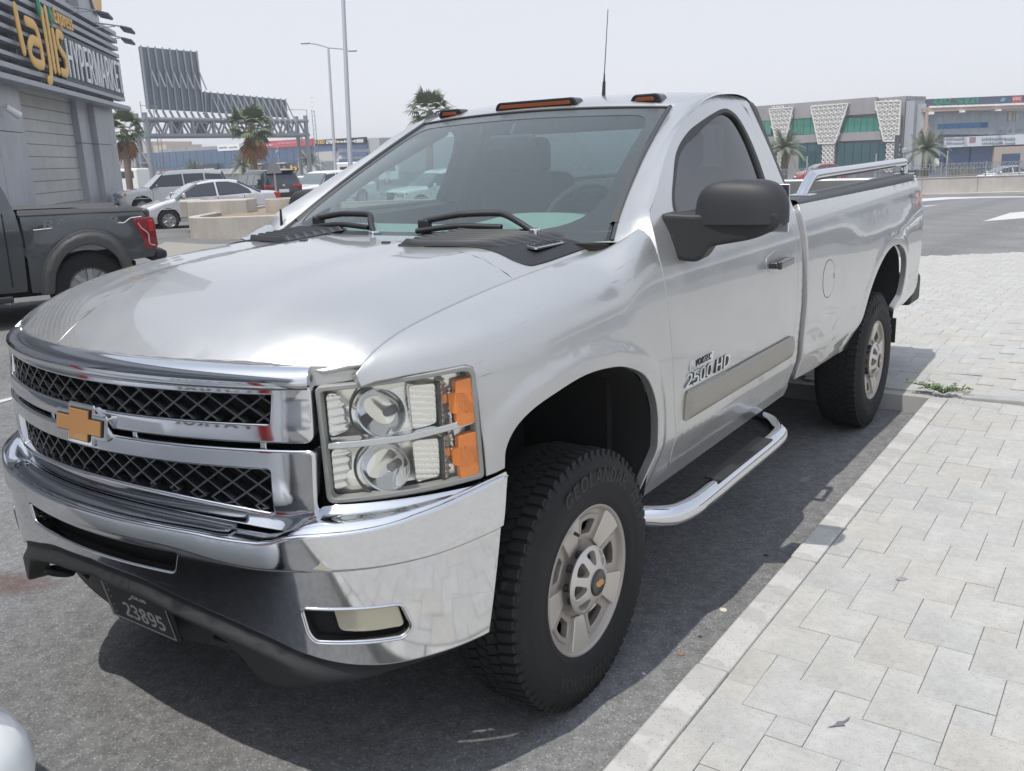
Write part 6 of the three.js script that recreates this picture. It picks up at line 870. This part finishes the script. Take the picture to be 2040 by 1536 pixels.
{ // long low road wall with a metal fence on it
  const P1 = onG(1600, 389), P2 = onG(2060, 385), U = V(P2.x - P1.x, 0, P2.z - P1.z), L0 = U.length(); U.normalize(); const L = 42, O = P2.clone().addScaledVector(U, 12), tn = Math.atan2(-U.z, U.x), y0 = Math.min(P1.y, P2.y) - 0.02;
  const w = thing('road_wall', 'long low cream concrete wall along the far side of the road', 'wall', [O.x, y0, O.z], tn); const wm = std([0.54, 0.51, 0.48], 0.85, 0, { map: rep(tConc, 0.35) });
  for (let i = 0; i < 14; i++) part(w, 'wall_panel', boxUV(rbox(2.985, 1.02, 0.24, 0.015, -1.5 - i * 3, 0.51, -0.2)), wm); part(w, 'wall_kerb', boxUV(rbox(L, 0.16, 0.5, 0.02, -L / 2, 0.08, 0.1)), std([0.5, 0.47, 0.43], 0.9, 0, { map: tConc })); part(w, 'coping', rbox(L, 0.05, 0.3, 0.015, -L / 2, 1.05, -0.2), wm);
  const f = thing('metal_fence', 'grey metal fence with a zigzag band standing on the low road wall', 'fence', [O.x, y0 + 1.07, O.z], tn), fm = std([0.3, 0.32, 0.35], 0.5, 0.4);
  for (let i = 0; i < 18; i++) { part(f, 'post', box(0.07, 0.86, 0.07, -0.2 - i * 2.4, 0.43, -0.2), fm); } for (let i = 0; i < 11; i++) part(f, 'tall_post', box(0.06, 1.5, 0.06, -1.1 - i * 3.9, 0.75, -0.24), std([0.42, 0.44, 0.46], 0.5, 0.4));
  for (const y of [0.08, 0.48, 0.76]) part(f, 'rail', box(L, 0.035, 0.035, -L / 2, y, -0.2), fm);
  const bars = [], zz = []; for (let x = -0.3; x > -L; x -= 0.17) bars.push(box(0.022, 0.76, 0.022, x, 0.42, -0.2)); for (let x = -0.3, k = 0; x > -L + 0.4; x -= 0.3, k++) { zz.push(beam([x, 0.48, -0.2], [x - 0.15, 0.76, -0.2], 0.025)); zz.push(beam([x - 0.15, 0.76, -0.2], [x - 0.3, 0.48, -0.2], 0.025)); }
  part(f, 'bars', merge(bars), fm).userData.kind = 'stuff'; part(f, 'zigzag_band', merge(zz), fm).userData.kind = 'stuff';
}
{ // fence across the car park on the left
  const a = at(440, 372, 66), b = at(760, 372, 60), U = V(b.x - a.x, 0, b.z - a.z), L = U.length(); U.normalize(); const f = thing('railing', 'thin grey railing across the back of the car park', 'fence', [a.x, gnd(a.x, a.z), a.z], Math.atan2(-U.z, U.x)), fm = std([0.36, 0.37, 0.38], 0.5, 0.4), bars = [];
  for (let x = 0; x < L; x += 2.2) part(f, 'post', box(0.07, 1.7, 0.07, x, 0.85, 0), fm); for (const y of [0.2, 1.5]) part(f, 'rail', box(L, 0.04, 0.04, L / 2, y, 0), fm); for (let x = 0; x < L; x += 0.2) bars.push(box(0.025, 1.4, 0.025, x, 0.85, 0)); part(f, 'bars', merge(bars), fm).userData.kind = 'stuff'; part(f, 'low_wall', box(L, 0.3, 0.25, L / 2, 0.1, 0.05), std([0.45, 0.43, 0.4], 0.9));
}
{ // overhead billboard frame
  const gm = steelM, A = at(300, 350, 86), B = at(613, 350, 103), U = V(B.x - A.x, 0, B.z - A.z), L = U.length(); U.normalize(); const N = V(-U.z, 0, U.x), y0 = gnd(A.x, A.z), t = thing('billboard_gantry', 'grey steel gantry over the road carrying two ribbed billboards seen from behind', 'gantry', [A.x, y0, A.z], Math.atan2(-U.z, U.x));
  const map = (px, py) => { const d = dirPx(px, py), k = A.clone().sub(CAM).dot(N) / d.dot(N), p = CAM.clone().addScaledVector(d, k); return [(p.x - A.x) * U.x + (p.z - A.z) * U.z, p.y - y0]; };
  const T0 = map(300, 232)[1], T1 = map(612, 246)[1], B0 = map(300, 262)[1], B1 = map(612, 276)[1], tt = (T0 + T1) / 2, tb = (B0 + B1) / 2, D = 1.6, x0 = map(292, 300)[0], x1 = map(618, 300)[0];
  for (const x of [x0 + 0.3, x1 - 0.3]) { part(t, 'leg', merge([rod([x, -1, 0], [x, tt + 0.6, 0], 0.26, 0.24, 12), rod([x + 0.2, -1, -D], [x + 0.2, tt + 0.6, -D], 0.26, 0.24, 12), ...[1, 2.6, 4.2].map((y, i) => beam([x, y, 0], [x + 0.2, y + 1.6, -D], 0.12)), beam([x, tb * 0.55, 0], [x, tb * 0.55, -D], 0.12)]), gm); part(t, 'ladder', merge([beam([x + 0.9, 0, 0.2], [x + 0.9, tt + 1.2, 0.2], 0.05), beam([x + 1.3, 0, 0.2], [x + 1.3, tt + 1.2, 0.2], 0.05), ...Array.from({ length: 20 }, (_, i) => box(0.4, 0.03, 0.03, x + 1.1, i * 0.5, 0.2))]), gm); }
  for (const z of [0, -D]) { part(t, 'chord', rod([x0, tt, z], [x1, tt, z], 0.2, 0.2, 10), gm); part(t, 'chord', rod([x0, tb, z], [x1, tb, z], 0.22, 0.22, 10), gm); }
  const n = 24; for (let i = 0; i < n; i++) { const a = lerp(x0 + 0.5, x1 - 0.5, i / n), b = lerp(x0 + 0.5, x1 - 0.5, (i + 1) / n), odd = i % 2; part(t, 'truss_brace', merge([beam([a, odd ? tt : tb, 0], [b, odd ? tb : tt, 0], 0.16), beam([a, odd ? tb : tt, -D], [b, odd ? tt : tb, -D], 0.14), ...(i % 3 === 0 ? [beam([a, tb, 0], [a, tt, 0], 0.26)] : [])]), gm); }
  for (const px of [[367, 242, 392, 268], [417, 243, 440, 270], [552, 252, 568, 273]]) { const c = map((px[0] + px[2]) / 2, px[1]), d = map((px[0] + px[2]) / 2, px[3]), e = map(px[0], px[3])[0], f2 = map(px[2], px[3])[0]; part(t, 'hanging_sign', box(f2 - e, c[1] - d[1], 0.1, (e + f2) / 2, (c[1] + d[1]) / 2, -D - 0.4), std([0.17, 0.19, 0.22], 0.6)); }
  // boards with ribs and props
  const boardM = std([0.17, 0.195, 0.23], 0.55, 0.2), ribM = std([0.36, 0.385, 0.41], 0.5, 0.3);
  const board = (quad, n2, prop) => { const q = quad.map((p) => map(...p)), z = -D * 0.6; const bd = part(t, 'billboard', prism(q, 0.18).translate(0, 0, z), boardM); for (let i = 0; i <= n2; i++) { const k = clamp(i / n2, 0.012, 0.988), a = [lerp(q[0][0], q[1][0], k), lerp(q[0][1], q[1][1], k)], b = [lerp(q[3][0], q[2][0], k), lerp(q[3][1], q[2][1], k)]; part(bd, 'rib', beam([a[0], a[1] + 0.1, z + 0.3], [b[0], b[1], z + 0.25], 0.10, 0.14), ribM); part(bd, 'stanchion', beam([b[0], b[1] - 0.05, z + 0.25], [lerp(b[0], b[0] + 0.25, 1), tt + 0.1, z + 0.4], 0.2), gm); if (i > 0) { const s = prop; part(bd, 'prop', beam([lerp(a[0], b[0], s), lerp(a[1], b[1], s), z + 0.35], [lerp(a[0], b[0], s), lerp(a[1], b[1], Math.min(1.05, s + 0.3)) - (prop < 0.3 ? 2.0 : 0), z + (prop < 0.3 ? 1.7 : 1.1)], 0.10), ribM); } } };
  board([[288, 91], [402, 102], [416, 222], [304, 216]], 8, 0.34); board([[415, 182], [579, 198], [583, 234], [417, 222]], 13, 0.1);
  part(t, 'walkway_rail', merge([beam([x1 - 3, tt + 1.2, 0], [x1, tt + 1.2, 0], 0.05), beam([x1 - 3, tt, 0], [x1 - 3, tt + 1.2, 0], 0.05), beam([x1, tt, 0], [x1, tt + 1.2, 0], 0.05), beam([x0, tt + 1.2, 0], [x0 + 2, tt + 1.2, 0], 0.05), beam([x0, tt, 0], [x0, tt + 1.6, 0], 0.05)]), gm);
}
{ // street lamps and sign
  const gm = std([0.40, 0.42, 0.45], 0.5, 0.3), base = (px, t) => { const p = at(px, 350, t); return V(p.x, gnd(p.x, p.z), p.z); };
  const b = base(668, 75), top = at(654, 95, 75), l = thing('street_lamp', 'double armed street lamp left of the tall pole', 'street lamp', [b.x, b.y, b.z]), h = top.y - b.y, w = (px, py) => at(px, py, 75).sub(b).toArray();
  const bs = w(668, 352), tp = w(654, 95); part(l, 'pole', rod([bs[0], 0, bs[2]], tp, 0.14, 0.09, 10), gm);
  for (const [e, m] of [[w(608, 86), w(630, 88)], [w(702, 101), w(685, 98)]]) { part(l, 'arm', tube([tp, m, e], 0.05, { n: 6 }), gm); const dir = V(e[0] - m[0], 0, e[2] - m[2]).normalize(); const g = rbox(0.75, 0.16, 0.34, 0.08); g.rotateY(Math.atan2(-dir.z, dir.x)); part(l, 'lamp_head', g.translate(e[0], e[1], e[2]), std([0.5, 0.53, 0.56], 0.5)); }
  const c = base(697, 58), q = at(681, -60, 58), s = thing('light_mast', 'tall thick grey pole rising out of the picture beside the street lamp', 'pole', [c.x, c.y, c.z]); part(s, 'mast', rod([0, 0, 0], q.sub(c).toArray(), 0.17, 0.12, 12), gm); part(s, 'base_plate', box(0.6, 0.06, 0.6, 0, 0.03, 0), gm);
  const d = base(547, 40), sg = thing('road_sign', 'back of a triangular road sign on a thin post beside the black suv', 'road sign', [d.x, d.y, d.z], yawTo(90) + Math.PI), sm = std([0.28, 0.29, 0.3], 0.5, 0.3), ht = at(541, 312, 40).y - d.y; part(sg, 'post', rod([0, -0.1, 0], [0, ht - 0.05, 0], 0.045), std([0.42, 0.42, 0.43], 0.5, 0.3)); part(sg, 'triangle_plate', prism(rpoly([[-0.36, ht - 0.72], [0.36, ht - 0.72], [0, ht + 0.02]], 0.06), 0.02).translate(0, 0, -0.07), sm); part(sg, 'clamp', merge([rbox(0.16, 0.06, 0.1, 0.01, 0, ht - 0.3, 0), rbox(0.16, 0.06, 0.1, 0.01, 0, ht - 0.6, 0)]), sm);
  const k = base(1783, 88), pk = thing('dark_post', 'short dark square post in front of the lattice building', 'post', [k.x, k.y, k.z], 0.3), hp = at(1781, 272, 88).y - k.y; part(pk, 'shaft', rbox(0.42, hp, 0.35, 0.04, 0, hp / 2, 0), std([0.07, 0.08, 0.095], 0.6)); part(pk, 'cap', rbox(0.46, 0.12, 0.4, 0.03, 0, hp + 0.05, 0), std([0.07, 0.08, 0.095], 0.6));
  for (const [px, t, py, lab] of [[1800, 60, 282, 'thin pole with a small box at the left of the grey office building'], [268, 120, 285, 'thin lamp post behind the left palm'], [558, 110, 285, 'thin pole in front of the red sign of the blue shop row']]) { const p = base(px, t), e = at(px - 2, py, t).y - p.y, o = thing('thin_pole', lab, 'pole', [p.x, p.y, p.z]); part(o, 'shaft', rod([0, 0, 0], [0, e, 0], 0.07, 0.05), gm); part(o, 'box', rbox(0.3, 0.3, 0.25, 0.04, 0, e * 0.82, 0.1), gm); }
}
// ------------------------------------------------------------------ palms
const frondM = std([0.14, 0.17, 0.10], 0.9), frondM2 = std([0.17, 0.195, 0.145], 0.9), deadM = std([0.26, 0.135, 0.07], 0.9), trunkM = std([0.2, 0.155, 0.12], 0.95, 0, { map: rep(tConc, 2, 3) });
function fanPalm(label, px, t, pyTop, pyBase, lean, s0, skirt = true) {
  seed = s0; const b = at(px, pyBase, t), y0 = gnd(b.x, b.z), o = thing('fan_palm', label, 'palm tree', [b.x, y0, b.z]), c = at(px + lean, pyTop, t).sub(V(b.x, y0, b.z)), H = c.y, R = 1.75, mid = [c.x * 0.4, H * 0.5, c.z * 0.4];
  const tr = new THREE.TubeGeometry(new THREE.CatmullRomCurve3([V(0, -0.3, 0), V(...mid), c.clone()]), 14, 0.24, 10), q = tr.attributes.position; part(o, 'trunk', tr, trunkM);
  const leaf = (az, el, len, mat, drop) => {
    const pos = [], tri = (a, b2, d) => pos.push(...a.toArray(), ...b2.toArray(), ...d.toArray()), dir = V(Math.cos(az) * Math.cos(el), Math.sin(el), Math.sin(az) * Math.cos(el)), side = V(-Math.sin(az), 0, Math.cos(az)), up = V().crossVectors(side, dir).normalize();
    const hub = c.clone().addScaledVector(dir, len * 0.5); { const w = 0.025; tri(c.clone().addScaledVector(side, -w), c.clone().addScaledVector(side, w), hub); }
    const n = 15; for (let i = 0; i < n; i++) { const a = lerp(-1.35, 1.35, i / (n - 1)), L = len * (0.62 - 0.14 * Math.abs(a)) * rr(0.85, 1.1), d = dir.clone().multiplyScalar(Math.cos(a)).addScaledVector(side, Math.sin(a)).addScaledVector(up, 0.12 * Math.cos(a * 2)), m = hub.clone().addScaledVector(d, L * 0.55), e = hub.clone().addScaledVector(d, L); e.y -= drop * L * (0.55 + 0.3 * Math.abs(a)); const w = V().crossVectors(d, up).normalize().multiplyScalar(0.055 * len / 1.4); tri(hub, m.clone().add(w), m.clone().sub(w)); tri(m.clone().add(w), e, m.clone().sub(w)); }
    return geoOf(pos);
  };
  const green = [], dead = []; for (let i = 0; i < 30; i++) { const el = lerp(1.25, -0.6, Math.pow(i / 30, 0.9)) + rr(-0.12, 0.12); green.push(leaf(i * 2.4 + rr(-0.3, 0.3), el, R * rr(0.85, 1.1), 0, 0.25 + 0.5 * (i / 46))); } if (skirt) for (let i = 0; i < 17; i++) dead.push(leaf(i * 2.4, rr(-1.53, -1.2), R * rr(0.7, 1.35), 0, 0.2));
  part(o, 'crown', merge(green), frondM); if (dead.length) part(o, 'dry_fronds', merge(dead), deadM);
  return o;
}
fanPalm('leafy fan palm with a long brown skirt in front of the billboard gantry', 507, 60, 252, 352, -7, 11);
fanPalm('fan palm standing at the right edge of the hypermarket wall', 258, 66, 258, 370, -12, 23);
fanPalm('fan palm crown showing above the left end of the pickup roof', 856, 62, 222, 372, 0, 31, false);
function datePalm(label, px, t, pyTop, s0, R = 2.6, trunkH = 1.6) {
  seed = s0; const b = at(px, 345, t), y0 = gnd(b.x, b.z), c = V(0, Math.max(1.2, at(px, pyTop, t).y - y0 - R * 0.55), 0), o = thing('date_palm', label, 'palm tree', [b.x, y0, b.z]);
  part(o, 'trunk', rod([0, -0.3, 0], c.toArray(), 0.3, 0.24, 10), trunkM); const gs = [];
  for (let i = 0; i < 38; i++) {
    const az = i * 2.4 + rr(-0.2, 0.2), el = lerp(1.35, -0.15, i / 38), L = R * rr(0.85, 1.12), pos = [], h = V(Math.cos(az), 0, Math.sin(az)), side = V(-Math.sin(az), 0, Math.cos(az)), pt = (s) => c.clone().addScaledVector(h, L * s * Math.cos(el) * (1 - 0.15 * s)).add(V(0, L * (s * Math.sin(el) - 0.5 * s * s * Math.cos(el) - 0.12 * s * s), 0));
    for (let k = 1; k < 22; k++) { const s = k / 22, p = pt(s), q = pt(s + 0.04), len = 0.5 * Math.sin(Math.PI * Math.min(1, s * 0.85 + 0.12)) * R / 2.6; for (const sg of [1, -1]) { const e = p.clone().addScaledVector(side, sg * len * 0.75).addScaledVector(h, len * 0.5); e.y -= len * 0.35; pos.push(...p.toArray(), ...q.toArray(), ...e.toArray()); } const w = side.clone().multiplyScalar(0.025); pos.push(...p.clone().add(w).toArray(), ...p.clone().sub(w).toArray(), ...q.toArray()); }
    gs.push(geoOf(pos));
  }
  part(o, 'crown', merge(gs), frondM2); return o;
}
datePalm('tall date palm standing outside the right edge of the picture', 2330, 40, 150, 61, 2.6); datePalm('low date palm in front of the left end of the lattice building', 1562, 70, 262, 41, 2.3); datePalm('low date palm between the lattice building and the grey office building', 1842, 70, 262, 43, 2.5);
datePalm('small date palm right of the gantry foot beside the red shop letters', 386, 112, 322, 45, 2.4); datePalm('small date palm behind the brown palm skirt', 487, 112, 306, 47, 2.8); datePalm('small date palm behind the right gantry leg', 617, 112, 300, 49, 2.9); datePalm('small date palm left of the first gantry leg', 288, 112, 320, 51, 2.3); datePalm('small date palm beside the end of the gym building', 748, 100, 305, 53, 2.2);
{ // low hedge in front of the office
  const p = at(1915, 335, 92), t = thing('hedge', 'yellowish low hedge in front of the navy shop windows', 'hedge', [p.x, gnd(p.x, p.z), p.z]), ps = []; seed = 77; for (let i = 0; i < 900; i++) { const a = V(rr(-1.3, 1.3), rr(0.2, 1.5), rr(-0.5, 0.5)); const d = V(rr(-1, 1), rr(-1, 1), rr(-1, 1)).multiplyScalar(0.12), e = V(rr(-1, 1), rr(-1, 1), rr(-1, 1)).multiplyScalar(0.12); ps.push(...a.toArray(), ...a.clone().add(d).toArray(), ...a.clone().add(e).toArray()); } part(t, 'leaves', geoOf(ps), std([0.2, 0.19, 0.07], 0.8));
}
// ------------------------------------------------------------------ small things on the ground
{
  seed = 99; const o = onG(1878, 786, 0.12), t = thing('weed', 'low green weed growing in the joint at the end of the kerb', 'plant', [o.x, 0.12, o.z]), lv = [], st = [];
  for (let i = 0; i < 26; i++) { const a = rr(0, 6.283), L = rr(0.05, 0.2), e = V(Math.cos(a) * L * 1.25, rr(0.015, 0.07), Math.sin(a) * L * 0.55), m = e.clone().multiplyScalar(0.5); m.y += 0.025; st.push(tube([[0, 0.005, 0], m.toArray(), e.toArray()], 0.0016, { n: 4, seg: 4 })); for (let k = 0; k < 9; k++) { const p = V(0, 0.005, 0).lerp(e, rr(0.35, 1)); p.y += 0.012; const d = V(rr(-1, 1), rr(-0.1, 0.7), rr(-1, 1)).normalize(), s = V(-d.z, 0.2, d.x).normalize().multiplyScalar(0.008), l = rr(0.018, 0.034), q = p.clone().addScaledVector(d, l * 0.5), r = p.clone().addScaledVector(d, l); for (const [x, y, z] of [[p, q.clone().add(s), q.clone().sub(s)], [q.clone().add(s), r, q.clone().sub(s)]]) lv.push(...x.toArray(), ...y.toArray(), ...z.toArray()); } }
  part(t, 'leaves', geoOf(lv), std([0.13, 0.2, 0.09], 0.7)); part(t, 'stems', merge(st), std([0.2, 0.22, 0.1], 0.8));
  const stone = (label, px, py, r, c, lift) => { const p = onG(px, py, lift), g = new THREE.IcosahedronGeometry(r, 2), q = g.attributes.position; for (let i = 0; i < q.count; i++) { const k = 0.8 + 0.35 * vnoise(q.getX(i) / r * 1.4 + 5, q.getZ(i) / r * 1.4 + q.getY(i) / r + 9, 64, 3); q.setXYZ(i, q.getX(i) * k * 1.25, q.getY(i) * k * 0.55, q.getZ(i) * k); } g.computeVertexNormals(); const o2 = thing('pebble', label, 'stone', [p.x, lift + r * 0.25, p.z]); part(o2, 'stone', g, std(c, 0.9)); };
  stone('brown pebble on the sunlit asphalt strip beside the front tyre', 1356, 1304, 0.009, [0.3, 0.16, 0.1], 0); stone('pale pebble on the asphalt beside the mirror shadow', 1441, 1217, 0.012, [0.6, 0.56, 0.48], 0); stone('small dark pebble in the shade edge beside the kerb', 1526, 1107, 0.008, [0.08, 0.07, 0.06], 0); stone('tiny dark pebble on the asphalt near the front tyre', 1395, 1269, 0.006, [0.06, 0.05, 0.05], 0); stone('tiny white chip on the asphalt by the bottom edge', 1282, 1343, 0.006, [0.6, 0.58, 0.55], 0);
  // cracked patch and a worn spot on the paving
  const blot = (pts, m) => { const p = pts.map((q) => onG(q[0], q[1], 0.1232)); const g = patch(p.map((v) => [v.x, v.z]), (x, z) => [x, 0.1236, z], { s: -1, max: 0.5, r: 0, depth: 0.001 }); struct('stain', g, m); };
  const bm2 = std([0.16, 0.16, 0.17], 0.95); blot([[1648, 1449], [1664, 1443], [1668, 1437], [1681, 1436], [1694, 1427], [1690, 1434], [1680, 1441], [1684, 1445], [1668, 1446]], bm2); blot([[1784, 1153], [1793, 1149], [1803, 1150], [1808, 1154], [1799, 1157], [1790, 1156]], std([0.27, 0.27, 0.29], 0.9));
}
renderer.render(scene, camera);
